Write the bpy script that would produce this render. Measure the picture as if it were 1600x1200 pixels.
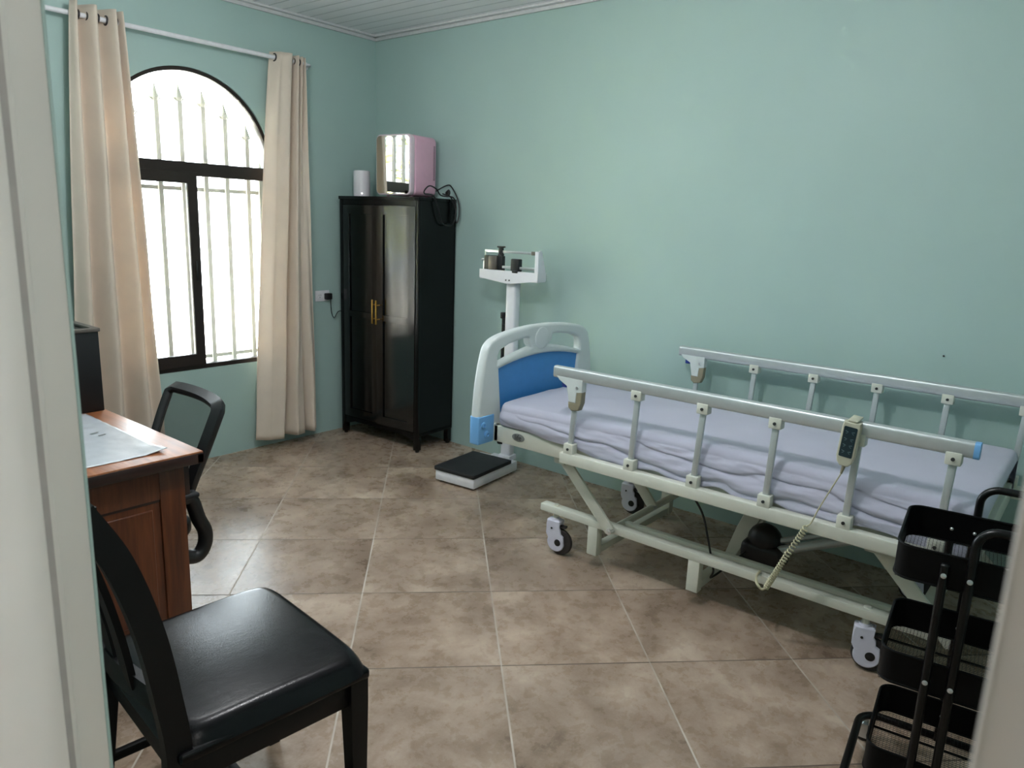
import bpy, bmesh, math, random
from mathutils import Vector, Matrix, noise
from math import sin, cos, pi, radians as R, sqrt

random.seed(7)
for o in list(bpy.data.objects):
    bpy.data.objects.remove(o)
SC = bpy.context.scene
COL = SC.collection

# ------------------------------------------------------------------ camera
FPX = 1157.68
YAW, PITCH, ROLL = R(39.0932), R(12.3411), R(2.1689)
fwd = Vector((cos(YAW) * cos(PITCH), sin(YAW) * cos(PITCH), -sin(PITCH)))
rgt = Vector((sin(YAW), -cos(YAW), 0))
upv = rgt.cross(fwd)
r2 = cos(ROLL) * rgt + sin(ROLL) * upv
u2 = -sin(ROLL) * rgt + cos(ROLL) * upv
cam = bpy.data.cameras.new('camera')
cam.sensor_fit = 'HORIZONTAL'
cam.sensor_width = 36
cam.lens = 36 * FPX / 1600
cam.clip_start = 0.02
cam.dof.use_dof = True
cam.dof.focus_distance = 2.9
cam.dof.aperture_fstop = 9.0
camo = bpy.data.objects.new('camera', cam)
COL.objects.link(camo)
M = Matrix((r2, u2, -fwd)).transposed().to_4x4()
M.translation = (0, 0, 1.55)
camo.matrix_world = M
SC.camera = camo

# ------------------------------------------------------------------ light
world = bpy.data.worlds.new('daylight')
SC.world = world
world.use_nodes = True
bg = world.node_tree.nodes['Background']
bg.inputs[0].default_value = (0.90, 0.98, 1.06, 1)
bg.inputs[1].default_value = 7.5

def area(name, loc, rot, sx, sy, power, color=(1, 1, 1), portal=False):
    l = bpy.data.lights.new(name, 'AREA')
    l.shape = 'RECTANGLE'
    l.size, l.size_y = sx, sy
    l.energy = power
    l.color = color
    l.cycles.is_portal = portal
    o = bpy.data.objects.new(name, l)
    o.location = loc
    o.rotation_euler = rot
    COL.objects.link(o)
    return o

area('window_portal', (2.286, 4.50, 1.48), (R(-90), 0, 0), 1.12, 1.80, 1, portal=True)
lamp = bpy.data.lights.new('room_lamp', 'POINT')
lamp.energy = 19
lamp.shadow_soft_size = 0.03
lamp.color = (0.98, 0.99, 1.0)
lampo = bpy.data.objects.new('room_lamp', lamp)
lampo.location = (1.35, 1.36, 2.55)
COL.objects.link(lampo)
l2 = bpy.data.lights.new('window_wall_fill', 'POINT')  # soft fill without a fixture, added to lift the window wall
l2.energy = 10
l2.shadow_soft_size = 0.22
l2.color = (0.97, 0.99, 1.0)
l2o = bpy.data.objects.new('window_wall_fill', l2)
l2o.location = (1.5, 2.75, 2.45)
COL.objects.link(l2o)
hl = bpy.data.lights.new('hall_fill', 'POINT')  # unseen fill added behind the doorway to brighten the left jamb
hl.energy = 11
hl.shadow_soft_size = 0.25
hl.color = (1.0, 0.98, 0.98)
hlo = bpy.data.objects.new('hall_fill', hl)
hlo.location = (0.02, -0.85, 2.1)
COL.objects.link(hlo)

sun = bpy.data.lights.new('sun', 'SUN')
sun.energy = 75
sun.angle = R(0.6)
sun.color = (1.0, 0.96, 0.9)
suno = bpy.data.objects.new('sun', sun)
suno.rotation_euler = (R(46), 0, R(12))
COL.objects.link(suno)

SC.view_settings.view_transform = 'Standard'
SC.view_settings.look = 'None'
SC.view_settings.gamma = 1
SC.view_settings.use_curve_mapping = False
SC.view_settings.exposure = 1.38
SC.cycles.use_denoising = True
SC.cycles.max_bounces = 12
SC.cycles.diffuse_bounces = 6
SC.cycles.transparent_max_bounces = 12

# ------------------------------------------------------------------ materials
def srgb(r, g, b):
    def f(c):
        c /= 255
        return c / 12.92 if c <= 0.04045 else ((c + 0.055) / 1.055) ** 2.4
    return (f(r), f(g), f(b), 1)

class NT:
    def __init__(s, name):
        s.m = bpy.data.materials.new(name)
        s.m.use_nodes = True
        s.t = s.m.node_tree
        s.b = s.t.nodes['Principled BSDF']
        s.out = s.t.nodes['Material Output']
    def n(s, typ, **kw):
        nd = s.t.nodes.new(typ)
        for k, v in kw.items():
            setattr(nd, k, v)
        return nd
    def l(s, a, b):
        s.t.links.new(a, b)
    def math(s, op, a, b=None, c=None):
        nd = s.n('ShaderNodeMath', operation=op)
        for i, v in enumerate((a, b, c)):
            if v is None:
                continue
            if isinstance(v, (int, float)):
                nd.inputs[i].default_value = v
            else:
                s.l(v, nd.inputs[i])
        return nd.outputs[0]
    def coords(s, scale=(1, 1, 1), rot=(0, 0, 0), loc=(0, 0, 0), kind='Object'):
        tc = s.n('ShaderNodeTexCoord')
        mp = s.n('ShaderNodeMapping')
        mp.inputs['Scale'].default_value = scale
        mp.inputs['Rotation'].default_value = rot
        mp.inputs['Location'].default_value = loc
        s.l(tc.outputs[kind], mp.inputs[0])
        return mp.outputs[0]
    def noise(s, co, scale, detail=4, rough=0.55, dist=0):
        nd = s.n('ShaderNodeTexNoise')
        nd.inputs['Scale'].default_value = scale
        nd.inputs['Detail'].default_value = detail
        nd.inputs['Roughness'].default_value = rough
        nd.inputs['Distortion'].default_value = dist
        s.l(co, nd.inputs['Vector'])
        return nd.outputs['Fac']
    def ramp(s, fac, stops):
        nd = s.n('ShaderNodeValToRGB')
        el = nd.color_ramp.elements
        while len(el) < len(stops):
            el.new(0.5)
        for e, (p, c) in zip(el, stops):
            e.position = p
            e.color = c
        s.l(fac, nd.inputs[0])
        return nd.outputs[0]
    def mix(s, fac, a, b, blend='MIX'):
        nd = s.n('ShaderNodeMix', data_type='RGBA', blend_type=blend)
        for i, v in ((0, fac), (6, a), (7, b)):
            if isinstance(v, (int, float)):
                nd.inputs[i].default_value = v
            elif isinstance(v, tuple):
                nd.inputs[i].default_value = v
            else:
                s.l(v, nd.inputs[i])
        return nd.outputs[2]
    def bump(s, h, strength=0.2, dist=0.01):
        nd = s.n('ShaderNodeBump')
        nd.inputs['Strength'].default_value = strength
        nd.inputs['Distance'].default_value = dist
        s.l(h, nd.inputs['Height'])
        s.l(nd.outputs[0], s.b.inputs['Normal'])

def simple(name, col, rough=0.5, metal=0.0, vary=0.06, nscale=30, bump=0.0, coat=0.0, spec=0.5, bdist=0.003):
    t = NT(name)
    co = t.coords()
    f = t.noise(co, nscale, 3)
    d = tuple(c * (1 - vary) for c in col[:3]) + (1,)
    e = tuple(min(1, c * (1 + vary)) for c in col[:3]) + (1,)
    t.l(t.ramp(f, [(0.3, d), (0.7, e)]), t.b.inputs['Base Color'])
    t.b.inputs['Roughness'].default_value = rough
    t.b.inputs['Metallic'].default_value = metal
    t.b.inputs['Coat Weight'].default_value = coat
    t.b.inputs['Specular IOR Level'].default_value = spec
    if bump:
        t.bump(f, bump, bdist)
    return t.m

def mk_wall():
    t = NT('teal_paint')
    co = t.coords()
    f = t.noise(co, 1.3, 3)
    c = t.ramp(f, [(0.3, srgb(161, 186, 181)), (0.7, srgb(166, 191, 186))])
    t.l(c, t.b.inputs['Base Color'])
    t.b.inputs['Roughness'].default_value = 0.5
    t.b.inputs['Specular IOR Level'].default_value = 0.35
    t.bump(t.noise(co, 90, 4), 0.06, 0.004)
    return t.m

def mk_floor():
    t = NT('ceramic_tile')
    S = 0.54316
    tc = t.n('ShaderNodeTexCoord')
    sp = t.n('ShaderNodeSeparateXYZ')
    t.l(tc.outputs['Object'], sp.inputs[0])
    X, Y = sp.outputs[0], sp.outputs[1]
    k = 1 / sqrt(2) / S
    u = t.math('ADD', t.math('MULTIPLY', t.math('SUBTRACT', X, Y), k), 0.29906 / S + 20)
    v = t.math('ADD', t.math('MULTIPLY', t.math('ADD', X, Y), k), -2.3584 / S + 20)
    def edge(a):
        fr = t.math('FRACT', a)
        return t.math('MINIMUM', fr, t.math('SUBTRACT', 1.0, fr))
    g = t.math('MINIMUM', edge(u), edge(v))
    gr = t.n('ShaderNodeMapRange')
    gr.inputs[1].default_value = 0.0036
    gr.inputs[2].default_value = 0.0070
    t.l(g, gr.inputs[0])
    inside = gr.outputs[0]
    # each tile its own shift of the pattern
    cell = t.n('ShaderNodeCombineXYZ')
    t.l(t.math('FLOOR', u), cell.inputs[0])
    t.l(t.math('FLOOR', v), cell.inputs[1])
    wn = t.n('ShaderNodeTexWhiteNoise', noise_dimensions='3D')
    t.l(cell.outputs[0], wn.inputs['Vector'])
    vs = t.n('ShaderNodeVectorMath', operation='SCALE')
    vs.inputs['Scale'].default_value = 7.0
    t.l(wn.outputs['Color'], vs.inputs[0])
    va = t.n('ShaderNodeVectorMath', operation='ADD')
    t.l(tc.outputs['Object'], va.inputs[0])
    t.l(vs.outputs[0], va.inputs[1])
    f1 = t.noise(va.outputs[0], 3.0, 10, 0.68, 0.35)
    f2 = t.noise(va.outputs[0], 17, 6, 0.65, 0.2)
    f3 = t.noise(va.outputs[0], 120, 3, 0.6)
    mixf = t.math('ADD', t.math('MULTIPLY', f1, 0.74), t.math('ADD', t.math('MULTIPLY', f2, 0.18), t.math('MULTIPLY', f3, 0.08)))
    c = t.ramp(mixf, [(0.34, srgb(108, 90, 75)), (0.46, srgb(146, 127, 110)), (0.56, srgb(172, 153, 135)), (0.68, srgb(198, 182, 164))])
    tint = t.ramp(wn.outputs['Value'], [(0, (0.92, 0.92, 0.92, 1)), (1, (1.04, 1.03, 1.02, 1))])
    c = t.mix(1.0, c, tint, 'MULTIPLY')
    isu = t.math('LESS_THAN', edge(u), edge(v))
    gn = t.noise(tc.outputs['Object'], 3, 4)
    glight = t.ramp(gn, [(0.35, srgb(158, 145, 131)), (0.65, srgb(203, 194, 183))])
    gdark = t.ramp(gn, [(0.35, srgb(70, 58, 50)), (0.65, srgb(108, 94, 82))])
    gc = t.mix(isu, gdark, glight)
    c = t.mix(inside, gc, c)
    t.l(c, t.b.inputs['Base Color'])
    ro = t.math('ADD', t.math('MULTIPLY', f2, 0.16), 0.20)
    ro = t.math('ADD', ro, t.math('MULTIPLY', t.math('SUBTRACT', 1.0, inside), 0.4))
    t.l(ro, t.b.inputs['Roughness'])
    t.b.inputs['Specular IOR Level'].default_value = 0.3
    hh = t.math('ADD', t.math('MULTIPLY', inside, 0.6), t.math('MULTIPLY', f2, 0.25))
    t.bump(hh, 0.12, 0.006)
    return t.m

def mk_ceiling():
    t = NT('ceiling_planks')
    tc = t.n('ShaderNodeTexCoord')
    sp = t.n('ShaderNodeSeparateXYZ')
    t.l(tc.outputs['Object'], sp.inputs[0])
    fr = t.math('FRACT', t.math('MULTIPLY', sp.outputs[0], 1 / 0.1))
    e = t.math('MINIMUM', fr, t.math('SUBTRACT', 1.0, fr))
    mr = t.n('ShaderNodeMapRange')
    mr.inputs[1].default_value = 0.02
    mr.inputs[2].default_value = 0.07
    t.l(e, mr.inputs[0])
    c = t.mix(mr.outputs[0], srgb(190, 190, 194), srgb(238, 236, 240))
    t.l(c, t.b.inputs['Base Color'])
    t.b.inputs['Roughness'].default_value = 0.35
    t.bump(mr.outputs[0], 0.5, 0.006)
    return t.m

def mk_wood(name, dark, mid, light, rough=0.35, axis='Y', coat=0.2):
    t = NT(name)
    sc = {'X': (1.2, 14, 14), 'Y': (14, 1.2, 14), 'Z': (14, 14, 1.2)}[axis]
    co = t.coords(sc)
    f = t.noise(co, 1.6, 6, 0.6, 1.2)
    f2 = t.noise(co, 7, 3, 0.5)
    ff = t.math('ADD', t.math('MULTIPLY', f, 0.75), t.math('MULTIPLY', f2, 0.25))
    t.l(t.ramp(ff, [(0.3, dark), (0.5, mid), (0.7, light)]), t.b.inputs['Base Color'])
    t.b.inputs['Roughness'].default_value = rough
    t.b.inputs['Coat Weight'].default_value = coat
    t.b.inputs['Coat Roughness'].default_value = 0.25
    t.bump(ff, 0.08, 0.003)
    return t.m

def mk_fabric(name, col, rough=0.85, scale=260, trans=0.0, vary=0.08, bump=0.15):
    t = NT(name)
    co = t.coords()
    f = t.noise(co, 6, 4)
    w = t.noise(co, scale, 2)
    d = tuple(c * (1 - vary) for c in col[:3]) + (1,)
    c = t.ramp(f, [(0.3, d), (0.7, col)])
    t.l(c, t.b.inputs['Base Color'])
    t.b.inputs['Roughness'].default_value = rough
    t.b.inputs['Sheen Weight'].default_value = 0.15
    t.b.inputs['Specular IOR Level'].default_value = 0.2
    t.bump(w, bump, 0.001)
    if trans:
        tr = t.n('ShaderNodeBsdfTranslucent')
        t.l(c, tr.inputs[0])
        mx = t.n('ShaderNodeMixShader')
        mx.inputs[0].default_value = trans
        t.l(t.b.outputs[0], mx.inputs[1])
        t.l(tr.outputs[0], mx.inputs[2])
        t.l(mx.outputs[0], t.out.inputs[0])
    return t.m

def mk_glass():
    t = NT('window_glass')
    tr = t.n('ShaderNodeBsdfTransparent')
    tr.inputs[0].default_value = (0.96, 0.98, 0.97, 1)
    gl = t.n('ShaderNodeBsdfGlossy')
    gl.inputs['Roughness'].default_value = 0.02
    fr = t.n('ShaderNodeFresnel')
    co = t.coords()
    fac = t.math('MULTIPLY', fr.outputs[0], t.math('ADD', 0.75, t.math('MULTIPLY', t.noise(co, 2, 2), 0.2)))
    mx = t.n('ShaderNodeMixShader')
    t.l(fac, mx.inputs[0])
    t.l(tr.outputs[0], mx.inputs[1])
    t.l(gl.outputs[0], mx.inputs[2])
    t.l(mx.outputs[0], t.out.inputs[0])
    return t.m

def mk_mesh(name, col, open_=0.5):
    t = NT(name)
    t.b.inputs['Base Color'].default_value = col
    t.b.inputs['Roughness'].default_value = 0.8
    co = t.coords()
    f = t.noise(co, 500, 1)
    fac = t.math('ADD', open_ - 0.1, t.math('MULTIPLY', f, 0.2))
    tr = t.n('ShaderNodeBsdfTransparent')
    mx = t.n('ShaderNodeMixShader')
    t.l(fac, mx.inputs[0])
    t.l(t.b.outputs[0], mx.inputs[1])
    t.l(tr.outputs[0], mx.inputs[2])
    t.l(mx.outputs[0], t.out.inputs[0])
    return t.m

def mk_leather():
    t = NT('black_leather')
    co = t.coords()
    v = t.n('ShaderNodeTexVoronoi', feature='DISTANCE_TO_EDGE')
    v.inputs['Scale'].default_value = 190
    t.l(co, v.inputs['Vector'])
    f = t.noise(t.coords((6, 30, 20)), 3, 5, 0.6, 0.8)
    t.l(t.ramp(f, [(0.35, srgb(9, 9, 11)), (0.75, srgb(17, 17, 20))]), t.b.inputs['Base Color'])
    t.l(t.math('ADD', 0.19, t.math('MULTIPLY', f, 0.10)), t.b.inputs['Roughness'])
    t.b.inputs['Specular IOR Level'].default_value = 0.25
    t.bump(t.math('ADD', t.math('MULTIPLY', v.outputs[0], 2.0), t.math('MULTIPLY', f, 1.2)), 0.10, 0.0012)
    return t.m

MT = {}
MT['wall'] = mk_wall()
MT['floor'] = mk_floor()
MT['ceil'] = mk_ceiling()
MT['trim'] = simple('white_trim', srgb(205, 205, 206), 0.4, bump=0.03, nscale=40)
MT['jamb'] = simple('white_gloss_paint', srgb(214, 212, 206), 0.38, vary=0.02, nscale=9, bump=0.05)
MT['gap'] = simple('gap_shade_grey', srgb(165, 162, 158), 0.7)
MT['bronze'] = simple('bronze_aluminium', srgb(46, 38, 34), 0.38, 0.3, nscale=12)
MT['glass'] = mk_glass()
MT['grille'] = simple('painted_iron', srgb(150, 142, 132), 0.5, bump=0.05)
MT['rod'] = simple('white_enamel', srgb(222, 222, 226), 0.35)
MT['steel'] = simple('chromed_steel', srgb(222, 224, 226), 0.28, 0.8)
MT['darkmetal'] = simple('dark_grommet_metal', srgb(70, 68, 70), 0.35, 0.8)
MT['curtain'] = mk_fabric('beige_curtain_cloth', srgb(230, 216, 200), 0.9, 300, 0.18)
MT['black'] = simple('black_lacquer', srgb(4, 5, 6), 0.25, vary=0.15, nscale=5, spec=0.3)
MT['blackdoor'] = simple('black_gloss_door', srgb(4, 5, 6), 0.13, vary=0.15, nscale=5, spec=0.9)
MT['pinkwhite'] = simple('pinkish_white_plastic', srgb(228, 208, 217), 0.4, vary=0.02)
MT['gold'] = simple('brushed_gold', srgb(205, 160, 80), 0.3, 0.9)
MT['pink'] = simple('pink_plastic', srgb(226, 178, 198), 0.42, vary=0.02)
MT['whitepl'] = simple('white_plastic', srgb(222, 220, 224), 0.4, vary=0.02)
MT['mirror'] = simple('mirror_glass', srgb(240, 242, 240), 0.015, 1.0, vary=0.005)
MT['blackpl'] = simple('black_plastic', srgb(18, 18, 20), 0.45, vary=0.15, bump=0.04, nscale=200)
MT['darkslot'] = simple('vent_slot_plastic', srgb(70, 46, 56), 0.7)
MT['rubber'] = simple('black_rubber', srgb(26, 28, 31), 0.6, bump=0.1, nscale=300, bdist=0.001)
MT['scale'] = simple('white_scale_enamel', srgb(226, 226, 232), 0.35, vary=0.02)
MT['pewter'] = simple('pewter_weight', srgb(110, 104, 98), 0.4, 0.6)
MT['bed'] = simple('cream_bed_enamel', srgb(206, 208, 196), 0.4, vary=0.03, nscale=8)
MT['abs'] = simple('grey_white_abs', srgb(204, 212, 211), 0.42, vary=0.02, nscale=10)
MT['blue'] = simple('blue_panel_plastic', srgb(60, 132, 196), 0.4, vary=0.03)
MT['sky'] = simple('light_blue_plastic', srgb(112, 170, 222), 0.4, vary=0.03)
MT['navy'] = simple('navy_button_plastic', srgb(34, 54, 130), 0.4)
MT['alu'] = simple('anodised_aluminium', srgb(192, 199, 199), 0.36, 0.45, vary=0.03)
MT['khaki'] = simple('khaki_plastic', srgb(140, 134, 112), 0.5)
MT['castor'] = simple('castor_plastic', srgb(208, 208, 224), 0.4, vary=0.02)
MT['tyre'] = simple('grey_tyre_rubber', srgb(44, 40, 40), 0.6)
MT['sheet'] = mk_fabric('pale_lilac_sheet', srgb(184, 185, 202), 0.85, 400, 0.0, 0.03, 0.08)
MT['badge'] = simple('grey_badge', srgb(128, 132, 130), 0.4, 0.2)
MT['ink'] = simple('dark_print', srgb(46, 48, 50), 0.6)
MT['remote'] = simple('ivory_remote_plastic', srgb(186, 186, 166), 0.45, vary=0.02)
MT['keypad'] = simple('teal_black_keypad', srgb(24, 46, 54), 0.35)
MT['icon'] = simple('pale_icon_print', srgb(96, 122, 126), 0.6)
MT['cord'] = simple('ivory_cord', srgb(184, 180, 150), 0.5)
MT['deskwood'] = mk_wood('orange_brown_wood', srgb(62, 30, 16), srgb(92, 47, 24), srgb(116, 62, 34), 0.35, 'Z', 0.1)
MT['desktop'] = mk_wood('varnished_table_top', srgb(112, 66, 40), srgb(150, 92, 56), srgb(172, 112, 72), 0.32, 'Y', 0.15)
MT['darkwood'] = mk_wood('dark_brown_wood', srgb(26, 12, 10), srgb(40, 19, 15), srgb(54, 27, 21), 0.4, 'X')
MT['paper'] = simple('clear_wrapped_paper', srgb(200, 206, 212), 0.3, vary=0.05, nscale=14, bump=0.5, coat=0.5)
MT['leather'] = mk_leather()
MT['chairwood'] = simple('black_stained_wood', srgb(9, 9, 10), 0.5, spec=0.3, vary=0.2, nscale=20, bump=0.03)
MT['meshback'] = mk_mesh('black_mesh_weave', srgb(20, 22, 24), 0.5)
MT['cart'] = simple('black_powder_coat', srgb(7, 7, 8), 0.3, 0.0, spec=0.35, vary=0.15, nscale=60)
MT['cartpanel'] = simple('black_basket_coat', srgb(6, 6, 7), 0.5, 0.0, vary=0.15, nscale=60, spec=0.15)
MT['grout'] = simple('concrete_yard', srgb(190, 186, 178), 0.9)
MT['leaf'] = simple('garden_leaf', srgb(168, 174, 84), 0.6, vary=0.35, nscale=3)
MT['bark'] = simple('tree_bark', srgb(110, 90, 70), 0.9, bump=0.3)
MT['hall'] = simple('hall_paint', srgb(205, 200, 192), 0.7)

# ------------------------------------------------------------------ geometry helpers
class MB:
    """collects shapes into one mesh"""
    def __init__(s):
        s.bm = bmesh.new()
    def _add(s, tmp, mtx=None):
        if mtx is not None:
            bmesh.ops.transform(tmp, matrix=mtx, verts=tmp.verts)
        me = bpy.data.meshes.new('tmp')
        tmp.to_mesh(me)
        tmp.free()
        s.bm.from_mesh(me)
        bpy.data.meshes.remove(me)
        return s
    def box(s, x0, x1, y0, y1, z0, z1, bev=0.0, seg=2, mtx=None):
        t = bmesh.new()
        bmesh.ops.create_cube(t, size=1)
        for v in t.verts:
            v.co = Vector((x0 + (v.co.x + .5) * (x1 - x0), y0 + (v.co.y + .5) * (y1 - y0), z0 + (v.co.z + .5) * (z1 - z0)))
        if bev:
            bmesh.ops.bevel(t, geom=list(t.edges), offset=bev, segments=seg, profile=0.5, affect='EDGES')
        return s._add(t, mtx)
    def obox(s, c, size, mtx3=None, bev=0.0, seg=2):
        m = Matrix.Translation(c)
        if mtx3 is not None:
            m = m @ mtx3.to_4x4()
        a, b, d = (x / 2 for x in size)
        return s.box(-a, a, -b, b, -d, d, bev, seg, m)
    def bar(s, p0, p1, w, h, bev=0.0, up=(0, 0, 1)):
        """rectangular bar from p0 to p1; w sideways, h along up"""
        p0, p1 = Vector(p0), Vector(p1)
        d = (p1 - p0)
        L = d.length
        d.normalize()
        u = Vector(up)
        sd = d.cross(u)
        if sd.length < 1e-4:
            sd = d.cross(Vector((1, 0, 0)))
        sd.normalize()
        u = sd.cross(d)
        m = Matrix((d, sd, u)).transposed().to_4x4()
        m.translation = (p0 + p1) / 2
        return s.box(-L / 2, L / 2, -w / 2, w / 2, -h / 2, h / 2, bev, 2, m)
    def cyl(s, p0, p1, r, r1=None, seg=24, bev=0.0):
        p0, p1 = Vector(p0), Vector(p1)
        d = p1 - p0
        t = bmesh.new()
        bmesh.ops.create_cone(t, cap_ends=True, segments=seg, radius1=r, radius2=r if r1 is None else r1, depth=d.length)
        if bev:
            ed = [e for e in t.edges if abs(e.verts[0].co.z - e.verts[1].co.z) < 1e-6]
            bmesh.ops.bevel(t, geom=ed, offset=bev, segments=2, profile=0.5, affect='EDGES')
        q = Vector((0, 0, 1)).rotation_difference(d.normalized())
        m = q.to_matrix().to_4x4()
        m.translation = (p0 + p1) / 2
        return s._add(t, m)
    def tube(s, pts, r, seg=12, closed=False, prof=None):
        """sweep a round (or given) profile along a polyline"""
        pts = [Vector(p) for p in pts]
        n = len(pts)
        rr = r if isinstance(r, (list, tuple)) else [r] * n
        t = bmesh.new()
        rings = []
        nrm = None
        for i in range(n):
            if closed:
                tg = pts[(i + 1) % n] - pts[i - 1]
            else:
                tg = pts[min(i + 1, n - 1)] - pts[max(i - 1, 0)]
            tg.normalize()
            if nrm is None:
                a = Vector((0, 0, 1)) if abs(tg.z) < 0.9 else Vector((1, 0, 0))
                nrm = (a - tg * a.dot(tg)).normalized()
            else:
                nrm = (nrm - tg * nrm.dot(tg)).normalized()
            bn = tg.cross(nrm)
            ring = []
            if prof is None:
                for k in range(seg):
                    an = 2 * pi * k / seg
                    ring.append(t.verts.new(pts[i] + (nrm * cos(an) + bn * sin(an)) * rr[i]))
            else:
                for (a, b) in prof:
                    ring.append(t.verts.new(pts[i] + nrm * a + bn * b))
            rings.append(ring)
        m = len(rings[0])
        for i in range(n if closed else n - 1):
            A, B = rings[i], rings[(i + 1) % n]
            for k in range(m):
                t.faces.new((A[k], A[(k + 1) % m], B[(k + 1) % m], B[k]))
        if not closed:
            t.faces.new(rings[0][::-1])
            t.faces.new(rings[-1])
        bmesh.ops.recalc_face_normals(t, faces=t.faces)
        return s._add(t)
    def ball(s, c, r, sc=(1, 1, 1), seg=16):
        t = bmesh.new()
        bmesh.ops.create_uvsphere(t, u_segments=seg, v_segments=seg // 2, radius=r)
        m = Matrix.Translation(c) @ Matrix.Diagonal((*sc, 1))
        return s._add(t, m)
    def lathe(s, prof, c, seg=32, axis=(0, 0, 1)):
        t = bmesh.new()
        rings = []
        for (r, z) in prof:
            rings.append([t.verts.new((r * cos(2 * pi * k / seg), r * sin(2 * pi * k / seg), z)) for k in range(seg)])
        for A, B in zip(rings, rings[1:]):
            for k in range(seg):
                t.faces.new((A[k], A[(k + 1) % seg], B[(k + 1) % seg], B[k]))
        t.faces.new(rings[0][::-1])
        t.faces.new(rings[-1])
        bmesh.ops.recalc_face_normals(t, faces=t.faces)
        q = Vector((0, 0, 1)).rotation_difference(Vector(axis).normalized())
        m = q.to_matrix().to_4x4()
        m.translation = c
        return s._add(t, m)
    def grid(s, f, nu, nv, closed_u=False):
        """surface from f(i, j)"""
        t = bmesh.new()
        V = [[t.verts.new(f(i, j)) for j in range(nv)] for i in range(nu)]
        for i in range(nu if closed_u else nu - 1):
            for j in range(nv - 1):
                a, b = V[i], V[(i + 1) % nu]
                t.faces.new((a[j], b[j], b[j + 1], a[j + 1]))
        return s._add(t)
    def plate(s, outline, holes, thick, mtx, bev=0.0, res=3):
        """flat outline with holes, extruded and bevelled (2D curve fill)"""
        cu = bpy.data.curves.new('plate', 'CURVE')
        cu.dimensions = '2D'
        cu.fill_mode = 'BOTH'
        cu.extrude = thick / 2 - bev
        cu.bevel_depth = bev
        cu.bevel_resolution = res
        cu.offset = -bev
        for pl in [outline] + list(holes):
            sp = cu.splines.new('POLY')
            sp.points.add(len(pl) - 1)
            for p, (x, y) in zip(sp.points, pl):
                p.co = (x, y, 0, 1)
            sp.use_cyclic_u = True
        o = bpy.data.objects.new('plate', cu)
        COL.objects.link(o)
        dg = bpy.context.evaluated_depsgraph_get()
        me = bpy.data.meshes.new_from_object(o.evaluated_get(dg))
        bpy.data.objects.remove(o)
        bpy.data.curves.remove(cu)
        me.transform(mtx)
        s.bm.from_mesh(me)
        bpy.data.meshes.remove(me)
        return s
    def text(s, body, size, mtx, depth=0.0006):
        cu = bpy.data.curves.new('text', 'FONT')
        cu.body = body
        cu.size = size
        cu.extrude = depth
        cu.align_x = 'CENTER'
        cu.align_y = 'CENTER'
        o = bpy.data.objects.new('text', cu)
        COL.objects.link(o)
        dg = bpy.context.evaluated_depsgraph_get()
        me = bpy.data.meshes.new_from_object(o.evaluated_get(dg))
        bpy.data.objects.remove(o)
        bpy.data.curves.remove(cu)
        me.transform(mtx)
        s.bm.from_mesh(me)
        bpy.data.meshes.remove(me)
        return s
    def weld(s, d=1e-5):
        bmesh.ops.remove_doubles(s.bm, verts=s.bm.verts, dist=d)
        return s

ORG = {}          # world-authored things: empty name -> location to subtract

CUR = [None]

def spin(px, py, ang):
    CUR[0] = Matrix.Translation((px, py, 0)) @ Matrix.Rotation(ang, 4, 'Z') @ Matrix.Translation((-px, -py, 0))

def root_of(o):
    while o.parent:
        o = o.parent
    return o

def part(name, mb, mat, parent=None, sharp=38, label=None):
    me = bpy.data.meshes.new(name)
    if CUR[0] is not None:
        bmesh.ops.transform(mb.bm, matrix=CUR[0], verts=mb.bm.verts)
    if parent is not None:
        off = ORG.get(root_of(parent).name)
        if off is not None:
            bmesh.ops.translate(mb.bm, vec=-off, verts=mb.bm.verts)
    mb.bm.to_mesh(me)
    mb.bm.free()
    me.materials.append(mat)
    for p in me.polygons:
        p.use_smooth = True
    me.set_sharp_from_angle(angle=R(sharp))
    o = bpy.data.objects.new(name, me)
    COL.objects.link(o)
    if parent is not None:
        o.parent = parent
    if label:
        o['label'] = label
    return o

def tag(o, label, cat, group=None, kind=None):
    o['label'] = label
    o['category'] = cat
    if group:
        o['group'] = group
    if kind:
        o['kind'] = kind
    return o

def thing(name, loc, label, cat, rotz=0.0, world=True, group=None):
    o = bpy.data.objects.new(name, None)
    o.empty_display_size = 0.1
    COL.objects.link(o)
    o.location = loc
    o.rotation_euler = (0, 0, rotz)
    if world:
        ORG[o.name] = Vector(loc)
    return tag(o, label, cat, group)

def struct(name, mb, mat, parent=None, label=None, sharp=38):
    o = part(name, mb, mat, parent, sharp)
    if parent is None:
        o['kind'] = 'structure'
        o['label'] = label or name.replace('_', ' ')
        o['category'] = name.split('_')[0]
    return o

def arc(cx, cy, r, a0, a1, n):
    return [(cx + r * cos(a0 + (a1 - a0) * i / n), cy + r * sin(a0 + (a1 - a0) * i / n)) for i in range(n + 1)]

def rrect(x0, x1, y0, y1, r, n=5):
    return (arc(x1 - r, y1 - r, r, 0, pi / 2, n) + arc(x0 + r, y1 - r, r, pi / 2, pi, n)
            + arc(x0 + r, y0 + r, r, pi, 1.5 * pi, n) + arc(x1 - r, y0 + r, r, 1.5 * pi, 2 * pi, n))

def spline(pts, n=8):
    """Catmull-Rom through points"""
    P = [Vector(p) for p in pts]
    P = [P[0] * 2 - P[1]] + P + [P[-1] * 2 - P[-2]]
    out = []
    for i in range(1, len(P) - 2):
        a, b, c, d = P[i - 1:i + 3]
        for k in range(n):
            t = k / n
            out.append(0.5 * ((2 * b) + (c - a) * t + (2 * a - 5 * b + 4 * c - d) * t * t + (3 * b - a - 3 * c + d) * t ** 3))
    out.append(P[-2].copy())
    return out

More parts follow.
